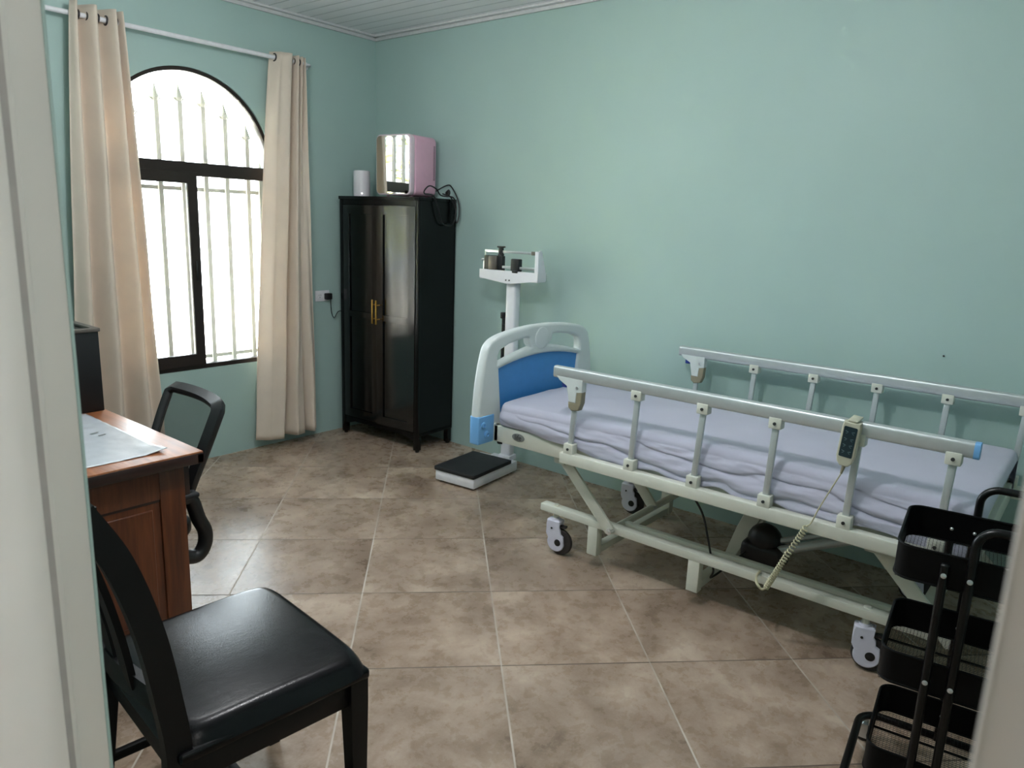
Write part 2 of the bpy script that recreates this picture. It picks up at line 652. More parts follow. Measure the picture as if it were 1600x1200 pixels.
MXZ = lambda y: Matrix(((1, 0, 0, 0), (0, 0, -1, y), (0, 1, 0, 0), (0, 0, 0, 1)))     # (u,v) -> (x,z) at y
MYZ = lambda x: Matrix(((0, 0, 1, x), (1, 0, 0, 0), (0, 1, 0, 0), (0, 0, 0, 1)))      # (u,v) -> (y,z) at x

# ------------------------------------------------------------------ room shell
XB, YA, ZC = 3.68, 4.34, 2.78
XW = 0.31            # inner face of the door wall
YF = -1.15
WX0, WX1, WZ0, WSP, WXC, WR = 1.745, 2.827, 0.585, 1.805, 2.286, 0.541

struct('floor', MB().box(-1.9, XB + 0.2, YF - 0.2, YA + 0.16, -0.08, 0.0), MT['floor'], label='brown mottled ceramic tile floor laid on the diagonal')
struct('ceiling', MB().box(-1.9, XB + 0.2, YF - 0.2, YA + 0.16, ZC, ZC + 0.06), MT['ceil'], label='white plank ceiling')
winhole = [(WX0, WZ0), (WX1, WZ0)] + arc(WXC, WSP, WR, 0, pi, 40)
struct('wall_back', MB().plate([(XW - 0.12, -0.05), (XB + 0.15, -0.05), (XB + 0.15, ZC + 0.03), (XW - 0.12, ZC + 0.03)], [winhole], 0.16, MXZ(YA + 0.08)),
       MT['wall'], label='teal wall with the arched window', sharp=25)
struct('wall_right', MB().box(XB, XB + 0.15, YF, YA + 0.16, -0.05, ZC + 0.03), MT['wall'], label='long teal wall behind the hospital bed')
struct('wall_front', MB().box(XW, XB + 0.15, YF - 0.15, YF, -0.05, ZC + 0.03), MT['wall'], label='teal wall at the foot of the bed')
JL, JR = 0.868, 0.0125
wl = MB().box(XW - 0.11, XW, JL + 0.02, YA + 0.1, -0.05, ZC + 0.03)
wl.box(XW - 0.07, XW, YF - 0.1, JR - 0.02, -0.05, ZC + 0.03)
wl.box(XW - 0.11, XW, JR - 0.02, JL + 0.02, 2.12, ZC + 0.03)
struct('wall_left', wl, MT['wall'], label='teal wall with the doorway')
struct('wall_hall', MB().box(-1.9, -1.8, YF, 3.0, -0.05, ZC + 0.03).box(-1.9, XW - 0.11, 2.9, 3.0, -0.05, ZC + 0.03).box(-1.9, XW - 0.11, YF - 0.1, YF, -0.05, ZC + 0.03), MT['hall'], label='hall wall behind the doorway')

# white crown trims
struct('trim_1', MB().box(XW, XB, YA - 0.045, YA, ZC - 0.012, ZC + 0.01, 0.004).box(XW, XB, YA - 0.016, YA, ZC - 0.032, ZC, 0.004), MT['trim'], label='white trim strip between teal window wall and ceiling')
struct('trim_2', MB().box(XB - 0.045, XB, YF, YA - 0.001, ZC - 0.012, ZC + 0.01, 0.004).box(XB - 0.016, XB, YF, YA - 0.001, ZC - 0.032, ZC, 0.004), MT['trim'], label='white trim strip between long teal wall and ceiling')

# door frame: two jambs with stops
jm = MB().box(XW - 0.125, XW + 0.002, JL, JL + 0.035, 0, 2.11, 0.004)
jm.box(XW - 0.125, XW - 0.034, JL - 0.012, JL + 0.01, 0, 2.1, 0.003)
jm.box(XW - 0.125, XW - 0.0475, JL - 0.020, JL, 0, 2.1, 0.004)
jo = struct('trim_3', jm, MT['jamb'], label='white left door jamb in the foreground')
part('stop_gap_shade', MB().box(XW - 0.047, XW - 0.0405, JL - 0.0145, JL - 0.010, 0, 2.1), MT['gap'], jo)  # shadow line of the gap beside the stop, painted as a greyer strip
part('paint_edge', MB().box(XW + 0.001, XW + 0.0045, JL - 0.0006, JL + 0.036, 0, 2.11, 0.001), MT['wall'], jo)
jm = MB().box(XW - 0.07, XW + 0.002, JR - 0.05, JR, 0, 2.11, 0.003)
jo = struct('trim_4', jm, MT['jamb'], label='white right door jamb, blurred in the foreground')
struct('trim_5', MB().box(XW - 0.125, XW + 0.002, JR - 0.03, JL + 0.03, 2.1, 2.14, 0.004), MT['jamb'], label='white head of the door frame')

# ------------------------------------------------------------------ window
yw = YA + 0.035
fo = [(WX0, WZ0), (WX1, WZ0)] + arc(WXC, WSP, WR, 0, pi, 40)
t_ = 0.022
lower = [(WX0 + t_, WZ0 + 0.028), (WX1 - t_, WZ0 + 0.028), (WX1 - t_, 1.745), (WX0 + t_, 1.745)]
a0 = math.asin(0.018 / (WR - t_))
upper = arc(WXC, WSP, WR - t_, a0, pi - a0, 36)
win = struct('window_1', MB().plate(fo, [lower, upper], 0.05, MXZ(yw), 0.003, 1), MT['bronze'], label='arched window with dark bronze frame', sharp=25)
sash = MB().plate([(WX0 + t_, WZ0 + 0.028), (2.305, WZ0 + 0.028), (2.305, 1.765), (WX0 + t_, 1.765)],
                  [[(WX0 + 0.075, 0.685), (2.245, 0.685), (2.245, 1.70), (WX0 + 0.075, 1.70)]], 0.03, MXZ(yw - 0.035), 0.003, 1)
sh = part('sliding_sash', sash, MT['bronze'], win)
part('sash_latch', MB().box(2.268, 2.283, yw - 0.06, yw - 0.05, 1.13, 1.25, 0.003), MT['blackpl'], sh)
part('pane', MB().box(WX0 + 0.07, 2.25, yw - 0.037, yw - 0.033, 0.68, 1.705), MT['glass'], sh)
part('pane', MB().box(2.29, WX1 - 0.02, yw + 0.008, yw + 0.012, 0.6, 1.75), MT['glass'], win)
part('pane', MB().plate(arc(WXC, WSP, WR - 0.015, 0, pi, 36), [], 0.004, MXZ(yw)), MT['glass'], win)

# outside security grille
yg = YA + 0.125
gr = thing('window_grille', (WXC, yg, 0.6), 'pale painted iron grille of upright bars with spear tips outside the arched window', 'window bars')
spears = [(1.87, 2.02), (2.01, 2.15), (2.15, 2.245), (2.29, 2.26), (2.433, 2.245), (2.572, 2.19), (2.718, 2.085), (2.808, 1.86)]
for x, zt in spears:
    b = part('bar', MB().box(x - 0.0135, x + 0.0135, yg - 0.0135, yg + 0.0135, 0.59, zt - 0.09), MT['grille'], gr)
    h = MB().lathe([(0.013, 0), (0.016, 0.012), (0.013, 0.024), (0.025, 0.042), (0.019, 0.062), (0.010, 0.09), (0.001, 0.125)], (x, yg, zt - 0.115), 12)
    for sg in (-1, 1):
        h.tube(spline([(x, yg, zt - 0.085), (x + sg * 0.022, yg, zt - 0.080), (x + sg * 0.038, yg, zt - 0.064)], 5), [0.012 - 0.001 * i for i in range(11)], 8)
    part('spear_tip', h, MT['grille'], b)
for z in (0.635, 1.672):
    part('cross_bar', MB().box(WX0 + 0.002, WX1 - 0.002, yg + 0.004, yg + 0.014, z - 0.012, z + 0.012), MT['grille'], gr)

# yard outside
tag(part('yard_ground', MB().box(-9, 9, YA + 0.17, 16, -0.25, -0.15), MT['grout']), 'pale concrete yard outside the window', 'ground', kind='structure')
def foliage(c, rad, n, size, seed):
    rnd = random.Random(seed)
    bm = bmesh.new()
    for _ in range(n):
        while True:
            p = Vector((rnd.uniform(-1, 1), rnd.uniform(-1, 1), rnd.uniform(-1, 1)))
            if p.length < 1:
                break
        p = Vector((p.x * rad[0], p.y * rad[1], p.z * rad[2])) + Vector(c)
        q = Matrix.Rotation(rnd.uniform(0, 6.28), 3, 'Z') @ Matrix.Rotation(rnd.uniform(-1.2, 1.2), 3, 'X')
        s_ = size * rnd.uniform(0.6, 1.3)
        vs = [bm.verts.new(p + q @ Vector(v) * s_) for v in ((-0.5, 0, 0), (0, -0.22, 0.04), (0.6, 0, 0), (0, 0.22, 0.04))]
        bm.faces.new(vs)
    m = MB()
    m.bm.free()
    m.bm = bm
    return m
tr = thing('garden_tree', (-0.3, 8.0, -0.15), 'leafy green garden tree outside, seen reflected in the mirrored fridge door', 'tree')
part('trunk', MB().tube(spline([(-0.3, 8, -0.15), (-0.25, 8, 0.8), (-0.35, 8.05, 1.6), (-0.3, 8, 2.4)]), 0.07), MT['bark'], tr)
part('foliage', foliage((-1.0, 8.0, 2.3), (2.3, 0.9, 2.0), 2400, 0.2, 3), MT['leaf'], tr)

# ------------------------------------------------------------------ curtain rod and curtains
YR, ZR = 4.26, 2.482
rod = thing('curtain_rod', (2.2, YR, ZR), 'thin white curtain rod across the top of the arched window', 'curtain rod')
part('pole', MB().cyl((1.2, YR, ZR), (3.04, YR, ZR), 0.0125, seg=16), MT['rod'], rod)
for x in (1.30, 3.085):
    bk = MB().cyl((x, YA - 0.001, ZR), (x, YA - 0.012, ZR), 0.02, seg=16, bev=0.003)
    bk.tube(spline([(x, YA - 0.01, ZR), (x, YR + 0.03, ZR), (x - 0.02, YR, ZR), (x - 0.045, YR, ZR)], 6), 0.006, 8)
    part('bracket', bk, MT['rod'], rod)

def curtain(top, bot, zt, zb, fn_amp, name, label, nper, grom, skew=None):
    NU, NV = 240, 60
    def f(i, j):
        u = i / (NU - 1)
        v = j / (NV - 1)
        def at(tab):
            k = min(int(u * (len(tab) - 1)), len(tab) - 2)
            w = u * (len(tab) - 1) - k
            a, b = tab[k], tab[k + 1]
            # smooth interpolation keeps round folds
            w = w * w * (3 - 2 * w) if True else w
            return (a[0] + (b[0] - a[0]) * (u * (len(tab) - 1) - k), a[1] + (b[1] - a[1]) * w)
        xt, yt = at(top)
        xb, yb = at(bot)
        e = v ** 0.85
        x = xt + (xb - xt) * e
        y = yt + (yb - yt) * e
        x += 0.004 * sin(5 * v * 3 + u * 9) * v
        y += 0.006 * noise.noise(Vector((u * 14, v * 3.2, 3.1)))
        z = zt + (zb - zt) * v
        return (x, y, z)
    m = MB().grid(f, NU, NV)
    o = part(name, m, MT['curtain'], None, 60)
    sm = o.modifiers.new('cloth_thickness', 'SOLIDIFY')
    sm.thickness = 0.0025
    tag(o, label, 'curtain', 'beige curtains at the arched window')
    for (x, y) in grom:
        pts = [(x + 0.002 * sin(a), y + 0.021 * cos(a), ZR + 0.021 * sin(a)) for a in [2 * pi * k / 24 for k in range(24)]]
        part('grommet', MB().tube(pts, 0.0045, 8, closed=True), MT['darkmetal'], o)
    return o

def folds(x0, x1, n, amp, y0, ph=0, xs=None):
    out = []
    for k in range(2 * n + 1):
        x = x0 + (x1 - x0) * k / (2 * n) if xs is None else xs[k]
        s_ = -1 if (k + ph) % 2 == 0 else 1
        out.append((x, y0 + s_ * amp))
    return out
# left curtain: fold crests towards the room at 1.66, 1.75, 1.845, 1.90
lt = [(1.645, 4.235), (1.665, 4.205), (1.70, 4.30), (1.757, 4.205), (1.80, 4.305), (1.852, 4.205), (1.872, 4.285), (1.893, 4.215), (1.90, 4.285)]
lb = [(1.50, 4.26), (1.585, 4.185), (1.64, 4.30), (1.715, 4.175), (1.79, 4.31), (1.865, 4.16), (1.915, 4.24), (1.955, 4.19), (1.975, 4.29)]
curtain(lt, lb, 2.535, 0.05, None, 'curtain', 'beige curtain gathered in deep folds at the left side of the window behind the desk', 4, [(1.688, 4.26), (1.728, 4.26), (1.782, 4.26), (1.822, 4.26), (1.872, 4.26)])
rt = [(2.79, 4.285), (2.835, 4.222), (2.895, 4.20), (2.935, 4.30), (2.955, 4.215), (2.972, 4.30), (2.99, 4.225), (3.003, 4.30), (3.02, 4.24)]
rb = [(2.585, 4.27), (2.66, 4.205), (2.745, 4.18), (2.795, 4.285), (2.86, 4.185), (2.915, 4.20), (2.945, 4.29), (3.00, 4.195), (3.055, 4.25)]
curtain(rt, rb, 2.515, 0.075, None, 'curtain', 'beige curtain hanging at the right side of the window, nearer the black cabinet', 4, [(2.805, 4.258), (2.92, 4.26), (2.945, 4.26), (2.963, 4.26), (2.981, 4.26)])

# ------------------------------------------------------------------ wall outlet and charger
ot = thing('wall_outlet', (3.19, YA, 0.99), 'white double power outlet on the teal wall beside the black cabinet', 'power outlet')
part('cover_plate', MB().box(3.128, 3.246, YA - 0.007, YA - 0.0005, 0.955, 1.03, 0.003), MT['whitepl'], ot)
for x in (3.163, 3.213):
    sk = part('socket', MB().box(x - 0.017, x + 0.017, YA - 0.0095, YA - 0.006, 0.976, 1.010, 0.004), MT['whitepl'], ot)
    part('slot', MB().box(x - 0.008, x - 0.006, YA - 0.0102, YA - 0.009, 0.993, 1.002).box(x + 0.006, x + 0.008, YA - 0.0102, YA - 0.009, 0.993, 1.002).cyl((x, YA - 0.0102, 0.984), (x, YA - 0.009, 0.984), 0.003, seg=10), MT['ink'], sk)
pa = thing('plug_adapter', (3.225, YA - 0.01, 0.99), 'black plug adapter with thin cord in the right half of the outlet', 'charger')
part('adapter_body', MB().box(3.197, 3.245, YA - 0.045, YA - 0.010, 0.968, 1.012, 0.006, 3), MT['blackpl'], pa)
part('cord', MB().tube(spline([(3.235, YA - 0.035, 0.97), (3.24, YA - 0.03, 0.92), (3.255, YA - 0.02, 0.865), (3.275, YA - 0.02, 0.835), (3.31, YA - 0.02, 0.875), (3.36, YA - 0.02, 0.87), (3.42, YA - 0.02, 0.82)], 8), 0.0028, 8), MT['blackpl'], pa)

# ------------------------------------------------------------------ black cabinet
CX0, CX1, CY0, CY1, CH = 3.315, 3.665, 3.495, 4.245, 1.68
spin(3.315, 3.489, R(3.0))
cb = thing('storage_cabinet', ((CX0 + CX1) / 2, (CY0 + CY1) / 2, 0), 'tall black two door cabinet in the room corner with gold handles', 'cabinet')
body = MB()
body.box(CX0 - 0.008, CX1, CY0 - 0.006, CY1 + 0.004, CH - 0.022, CH, 0.003)      # top
body.box(CX0 + 0.018, CX1, CY0, CY0 + 0.018, 0.12, CH - 0.02)
body.box(CX0 + 0.018, CX1, CY1 - 0.018, CY1, 0.12, CH - 0.02)
body.box(CX1 - 0.012, CX1, CY0, CY1, 0.12, CH - 0.02)
body.box(CX0 + 0.018, CX1, CY0, CY1, 0.11, 0.135)
body.box(CX0 + 0.018, CX1, CY0 + 0.01, CY1 - 0.01, 0.80, 0.82)
body.box(CX0, CX0 + 0.02, CY0, CY0 + 0.032, 0.02, CH - 0.02, 0.002)
body.box(CX0, CX0 + 0.02, CY1 - 0.032, CY1, 0.02, CH - 0.02, 0.002)
body.box(CX0 + 0.002, CX0 + 0.02, CY0 + 0.03, CY1 - 0.03, CH - 0.055, CH - 0.02)
body.plate([(CY0 + 0.03, 0.135), (CY1 - 0.03, 0.135), (CY1 - 0.03, 0.085), (CY1 - 0.07, 0.085), (CY1 - 0.13, 0.105), (CY0 + 0.13, 0.105), (CY0 + 0.07, 0.085), (CY0 + 0.03, 0.085)], [], 0.016, MYZ(CX0 + 0.011))
part('body', body, MT['black'], cb)
for (x, y) in ((CX0 + 0.02, CY0 + 0.02), (CX0 + 0.02, CY1 - 0.02), (CX1 - 0.022, CY0 + 0.02), (CX1 - 0.022, CY1 - 0.02)):
    lg = part('leg', MB().box(x - 0.019, x + 0.019, y - 0.0195, y + 0.0195, 0.014, 0.135, 0.003), MT['black'], cb)
    part('foot_pad', MB().cyl((x, y, 0), (x, y, 0.016), 0.012, 0.015, 16), MT['blackpl'], lg)
ym = 3.870
for (a, b, hy) in ((CY0 + 0.034, ym - 0.0015, ym - 0.030), (ym + 0.0015, CY1 - 0.034, ym + 0.018)):
    z0, z1 = 0.14, CH - 0.058
    st = 0.058
    if a < ym - 0.1:
        base_spin = CUR[0].copy()
        CUR[0] = base_spin @ Matrix.Translation((CX0 + 0.004, a, 0)) @ Matrix.Rotation(R(2.6), 4, 'Z') @ Matrix.Translation((-CX0 - 0.004, -a, 0))
    else:
        CUR[0] = base_spin
    d = part('door', MB().plate([(a, z0), (b, z0), (b, z1), (a, z1)], [[(a + st, 0.20), (b - st, 0.20), (b - st, 0.864), (a + st, 0.864)], [(a + st, 0.905), (b - st, 0.905), (b - st, z1 - st), (a + st, z1 - st)]], 0.018, MYZ(CX0 + 0.008), 0.0015, 1)
             .box(CX0 + 0.0095, CX0 + 0.0155, a + 0.02, b - 0.02, z0 + 0.02, z1 - 0.02), MT['blackdoor'], cb)
    h = MB().box(CX0 - 0.040, CX0 - 0.030, hy - 0.005, hy + 0.005, 0.842, 1.004, 0.0015)
    for z in (0.875, 0.97):
        h.cyl((CX0 - 0.032, hy, z), (CX0 + 0.002, hy, z), 0.004, seg=10)
    part('handle', h, MT['gold'], d)

CUR[0] = None

# cylinder on the cabinet
sp_ = thing('wifi_router', (3.405, 4.165, CH), 'white cylindrical router standing at the left end of the cabinet top', 'router')
part('housing', MB().lathe([(0.05, 0.0), (0.056, 0.004), (0.057, 0.02), (0.056, 0.163), (0.054, 0.172), (0.046, 0.174), (0.044, 0.168)], (3.405, 4.165, CH), 40), MT['whitepl'], sp_)
dv = Vector((-3.405, -4.165, 0)).normalized()
pl = Vector((3.405, 4.165, CH + 0.022)) + dv * 0.0568
led = NT('white_led')
led.b.inputs['Emission Color'].default_value = (1, 1, 1, 1)
led.b.inputs['Emission Strength'].default_value = 1.5
part('status_light', MB().ball(pl, 0.004, (1.6, 1.6, 0.7), 10), led.m, sp_)

# mini fridge
FX0, FX1, FY0, FY1, FZ0, FZ1 = 3.365, 3.635, 3.637, 3.93, CH + 0.012, 2.072
spin(FX0, FY0, R(7.5))
fr = thing('mini_fridge', ((FX0 + FX1) / 2, (FY0 + FY1) / 2, CH), 'pink mini fridge with a mirrored door standing on the black cabinet', 'mini fridge')
fb = MB().plate(rrect(FY0, FY1, FZ0, FZ1, 0.035, 8), [], FX1 - FX0 - 0.05, MYZ((FX0 + 0.05 + FX1) / 2), 0.012, 3)
for y in (FY0 + 0.05, FY1 - 0.05):
    for x in (FX0 + 0.07, FX1 - 0.04):
        fb.cyl((x, y, CH + 0.0005), (x, y, FZ0 + 0.004), 0.012, seg=12)
part('body', fb, MT['pink'], fr)
fd = part('door', MB().plate(rrect(FY0, FY1, FZ0, FZ1, 0.035, 8), [], 0.044, MYZ(FX0 + 0.025), 0.008, 3), MT['pinkwhite'], fr, label='white rimmed door')
part('mirror', MB().plate(rrect(FY0 + 0.009, FY1 - 0.009, FZ0 + 0.009, FZ1 - 0.009, 0.027, 8), [], 0.004, MYZ(FX0 + 0.0015), 0.001, 1), MT['mirror'], fd, label='mirror front')
sl = MB()
for k in range(24):
    z = 1.80 + k * 0.0092
    sl.box(FX1 - 0.032, FX1 - 0.016, FY0 - 0.0006, FY0 + 0.004, z, z + 0.0048)
part('vent_slots', sl, MT['darkslot'], fr)
CUR[0] = None
cord = spline([(3.60, 3.64, 1.73), (3.66, 3.60, 1.77), (3.655, 3.55, 1.76), (3.655, 3.49, 1.68), (3.655, 3.475, 1.60), (3.64, 3.478, 1.53), (3.62, 3.476, 1.56), (3.625, 3.476, 1.63), (3.60, 3.48, 1.69), (3.54, 3.53, 1.70), (3.50, 3.53, 1.735), (3.44, 3.53, 1.755), (3.40, 3.53, 1.735), (3.385, 3.525, 1.705), (3.43, 3.488, 1.693), (3.46, 3.478, 1.62), (3.50, 3.48, 1.53), (3.56, 3.48, 1.51), (3.61, 3.48, 1.53), (3.63, 3.482, 1.60), (3.60, 3.50, 1.69), (3.56, 3.54, 1.712)], 8)
part('power_cord', MB().tube(cord, 0.0045, 8), MT['blackpl'], fr, label='coiled black power cord')
tie = MB()
for k in range(3):
    c = Vector((3.585 + 0.006 * k, 3.52, 1.712 + 0.004 * k))
    tie.tube([c + Vector((0.008 * cos(a), 0.02 * cos(a), 0.017 * sin(a))) for a in [2 * pi * i / 20 for i in range(20)]], 0.0045, 8, closed=True)
part('cord_loops', tie, MT['blackpl'], fr)

# ------------------------------------------------------------------ weighing scale (local frame: +x runs from the front of the platform to the column)
SCX, SCY, SCR = 3.262, 2.905, R(5.5)
ws = thing('weighing_scale', (SCX, SCY, 0), 'white column weighing scale with black platform mat beside the bed headboard', 'weighing scale', SCR, world=False)
base = MB().box(-0.225, 0.235, -0.145, 0.145, 0.012, 0.075, 0.006)
base.box(0.15, 0.29, -0.075, 0.075, 0.012, 0.07, 0.006)
part('base', base, MT['scale'], ws)
for x in (-0.19, 0.2):
    for y in (-0.115, 0.115):
        part('foot', MB().cyl((x, y, 0), (x, y, 0.014), 0.014, 0.012, 14), MT['rubber'], ws)
part('platform_mat', MB().box(-0.232, 0.16, -0.15, 0.15, 0.075, 0.099, 0.004), MT['rubber'], ws, label='black ribbed platform mat')
cxx = 0.233
SY = -0.066
SH = Matrix.Translation((0, SY, 0))
def spart(name, mb, mat, parent, **k):
    bmesh.ops.transform(mb.bm, matrix=SH, verts=mb.bm.verts)
    return part(name, mb, mat, parent, **k)
cm = MB().box(cxx - 0.03, cxx + 0.03, -0.036, 0.036, 0.07, 1.19, 0.012, 3)
cm.box(cxx - 0.042, cxx + 0.042, -0.046, 0.046, 0.07, 0.105, 0.008)
colp = spart('column', cm, MT['scale'], ws)
spart('seam_ring', MB().box(cxx - 0.0315, cxx + 0.0315, -0.0375, 0.0375, 0.622, 0.626), MT['ink'], colp)
# head: deep tray tapering towards the column
hx = cxx - 0.035
tray = MB().plate([(-0.211, 1.214), (-0.19, 1.21), (-0.02, 1.187), (0.02, 1.187), (0.19, 1.208), (0.211, 1.216), (0.211, 1.263), (-0.211, 1.263)], [], 0.006, MYZ(hx - 0.028), 0.002, 1)
tray.plate([(-0.211, 1.214), (-0.19, 1.21), (-0.02, 1.187), (0.02, 1.187), (0.19, 1.208), (0.211, 1.216), (0.211, 1.245), (-0.211, 1.245)], [], 0.006, MYZ(hx + 0.062), 0.002, 1)
tray.box(hx - 0.03, hx + 0.064, -0.208, 0.208, 1.206, 1.216, 0.002)
tray.box(hx - 0.03, hx + 0.064, -0.211, -0.205, 1.212, 1.263)
tray.box(hx - 0.03, hx + 0.064, 0.205, 0.211, 1.212, 1.258)
spart('beam_tray', tray, MT['scale'], ws)
upr = MB().plate([(-0.03, 1.214), (0.065, 1.214), (0.06, 1.27), (0.03, 1.345), (0.012, 1.39), (-0.012, 1.39), (-0.014, 1.27)], [], 0.008, Matrix(((1, 0, 0, hx), (0, 0, 1, -0.204), (0, 1, 0, 0), (0, 0, 0, 1))), 0.002, 1)
upr.box(hx - 0.03, hx - 0.02, -0.211, -0.186, 1.215, 1.385, 0.002)
spart('beam_stop_arm', upr, MT['scale'], ws)
bm_ = MB().box(hx - 0.013, hx - 0.007, -0.195, 0.185, 1.366, 1.380, 0.001)          # upper beam
bm_.box(hx - 0.013, hx - 0.007, 0.177, 0.185, 1.31, 1.376, 0.001)
bm_.box(hx - 0.02, hx + 0.0, -0.187, 0.185, 1.275, 1.29, 0.001)                      # lower beam
bm_.cyl((hx - 0.01, 0.17, 1.32), (hx - 0.01, 0.21, 1.32), 0.006, seg=12)
bm_.box(hx - 0.016, hx - 0.004, 0.17, 0.195, 1.255, 1.312, 0.002)
spart('balance_beam', bm_, MT['steel'], ws, label='polished steel balance beams')
spart('beam_tip', MB().box(hx - 0.016, hx - 0.004, -0.193, -0.15, 1.362, 1.384, 0.002), MT['pewter'], ws)
spart('small_poise', MB().box(hx - 0.02, hx + 0.002, 0.055, 0.082, 1.355, 1.402, 0.004).box(hx - 0.022, hx + 0.004, 0.045, 0.092, 1.395, 1.405, 0.003).box(hx - 0.02, hx, 0.05, 0.085, 1.348, 1.36, 0.003), MT['blackpl'], ws)
spart('large_poise', MB().box(hx - 0.034, hx + 0.014, 0.085, 0.145, 1.262, 1.345, 0.005), MT['pewter'], ws, label='large grey sliding weight')
spart('poise_carrier', MB().box(hx - 0.022, hx + 0.012, 0.05, 0.185, 1.25, 1.347, 0.004), MT['blackpl'], ws)
spart('middle_poise', MB().box(hx - 0.03, hx + 0.01, -0.075, -0.015, 1.262, 1.335, 0.006).box(hx - 0.036, hx + 0.012, -0.07, -0.03, 1.253, 1.272, 0.004), MT['blackpl'], ws)
for y in (-0.012, 0.012):
    spart('screw', MB().cyl((hx - 0.034, y, 1.207), (hx - 0.03, y, 1.207), 0.0045, seg=10), MT['darkmetal'], ws)
hr = MB().box(cxx - 0.015, cxx + 0.005, 0.050, 0.068, 0.16, 1.0, 0.003)
hr.box(cxx - 0.02, cxx + 0.01, 0.045, 0.078, 0.965, 1.005, 0.006)
hr.box(cxx - 0.02, cxx + 0.01, 0.045, 0.072, 0.60, 0.68, 0.004)
hr.box(cxx - 0.035, cxx - 0.01, 0.02, 0.06, 0.17, 0.19, 0.004)
hr.box(cxx - 0.02, cxx + 0.01, 0.036, 0.06, 0.9, 0.93)
spart('height_rod', hr, MT['blackpl'], ws, label='black folded height measuring rod')

# ------------------------------------------------------------------ hospital bed
bd = thing('hospital_bed', (3.08, 1.25, 0), 'white adjustable hospital bed with blue headboard panel along the teal wall', 'hospital bed')
# headboard (outline in x,z)
hc = 3.0
half = [(0.478, 0.55), (0.476, 0.65), (0.462, 0.80), (0.434, 0.93), (0.405, 0.985), (0.345, 1.015), (0.23, 1.035), (0.10, 1.046), (0, 1.048)]
hs = spline([(a, 0, b) for a, b in half], 5)
rside = [(hc + p.x, p.z) for p in hs]
lside = [(hc - p.x, p.z) for p in hs[:-1]][::-1]
outl = rside + lside
def ztop(x):   # lower edge of the top band
    return 0.998 - 0.30 * (x - hc) ** 2
def zbar(x):   # lower edge of the openings
    return 0.935 - 0.42 * (x - hc) ** 2
def opening(x0, x1):
    n = 10
    lo = [(x0 + (x1 - x0) * i / n, zbar(x0 + (x1 - x0) * i / n)) for i in range(n + 1)]
    hi = [(x1 + (x0 - x1) * i / n, ztop(x1 + (x0 - x1) * i / n)) for i in range(n + 1)]
    return lo + hi
op1 = [(hc - 0.345, 0.882), (hc - 0.345, 0.925), (hc - 0.33, 0.948), (hc - 0.26, 0.972), (hc - 0.13, 0.990), (hc - 0.105, 0.985), (hc - 0.10, 0.955), (hc - 0.085, 0.938), (hc - 0.12, 0.932), (hc - 0.24, 0.908)]
op2 = [(hc + 0.345, 0.882), (hc + 0.24, 0.908), (hc + 0.10, 0.933), (hc + 0.055, 0.938), (hc + 0.085, 0.962), (hc + 0.09, 0.99), (hc + 0.12, 0.992), (hc + 0.26, 0.976), (hc + 0.33, 0.952), (hc + 0.345, 0.925)]
pan = [(hc - 0.30, 0.56), (hc - 0.335, 0.858)] + [(hc - 0.335 + 0.67 * i / 12, 0.897 - 0.345 * (-0.335 + 0.67 * i / 12) ** 2) for i in range(13)][1:-1] + [(hc + 0.335, 0.858), (hc + 0.30, 0.56)]
hb = part('headboard', MB().plate(outl, [op1, op2, pan], 0.052, MXZ(2.272), 0.014, 4), MT['abs'], bd, label='pale grey moulded headboard')
part('blue_panel', MB().plate([(hc - 0.305, 0.555), (hc - 0.345, 0.868)] + [(hc - 0.345 + 0.69 * i / 12, 0.907 - 0.345 * (-0.345 + 0.69 * i / 12) ** 2) for i in range(13)][1:-1] + [(hc + 0.345, 0.868), (hc + 0.305, 0.555)], [], 0.02, MXZ(2.272)), MT['blue'], hb, label='blue inset panel')
dm = MB().cyl((hc - 0.008, 2.258, 0.978), (hc - 0.008, 2.242, 0.978), 0.062, 0.055, 32, 0.004)
part('carry_tab', dm, MT['abs'], hb)
for sx in (-1, 1):
    xo = hc + sx * 0.478
    xi = hc + sx * 0.362
    a, b = sorted((xo, xi))
    k = MB().box(a, b, 2.243, 2.301, 0.505, 0.645, 0.008, 3)
    cb_ = part('corner_bracket', k, MT['sky'], bd, label='light blue plastic corner bracket')
    for (x, z) in ((xo - sx * 0.035, 0.60), (xo - sx * 0.062, 0.55)):
        part('socket_ring', MB().lathe([(0.016, 0), (0.016, 0.008), (0.009, 0.010), (0.008, 0.004)], (x, 2.245, z), 20, (0, -1, 0)), MT['sky'], cb_)
# mattress deck frame
XF = 2.635
part('deck_frame', MB().box(XF, XF + 0.03, 0.22, 2.252, 0.508, 0.592, 0.006).box(3.50, 3.53, 0.22, 2.245, 0.508, 0.592, 0.006)
     .box(XF, 3.53, 2.215, 2.245, 0.508, 0.592, 0.006).box(XF, 3.53, 0.22, 0.25, 0.508, 0.592, 0.006)
     .box(XF + 0.02, 3.51, 0.24, 2.225, 0.57, 0.598), MT['bed'], bd)
badge = part('badge', MB().lathe([(0.037, 0), (0.037, 0.002), (0.034, 0.003)], (0, 0, 0), 32), MT['badge'], None)
for v in badge.data.vertices:
    v.co = Vector((XF - v.co.z, 2.09 - v.co.y, 0.556 + v.co.x * 0.52)) - ORG[bd.name]
badge.data.flip_normals()
badge.parent = bd
mt_ = Matrix(((0, 0, -1, XF - 0.0032), (-1, 0, 0, 2.09), (0, 1, 0, 0.556), (0, 0, 0, 1)))
part('badge_text', MB().text('life', 0.036, mt_), MT['ink'], badge)

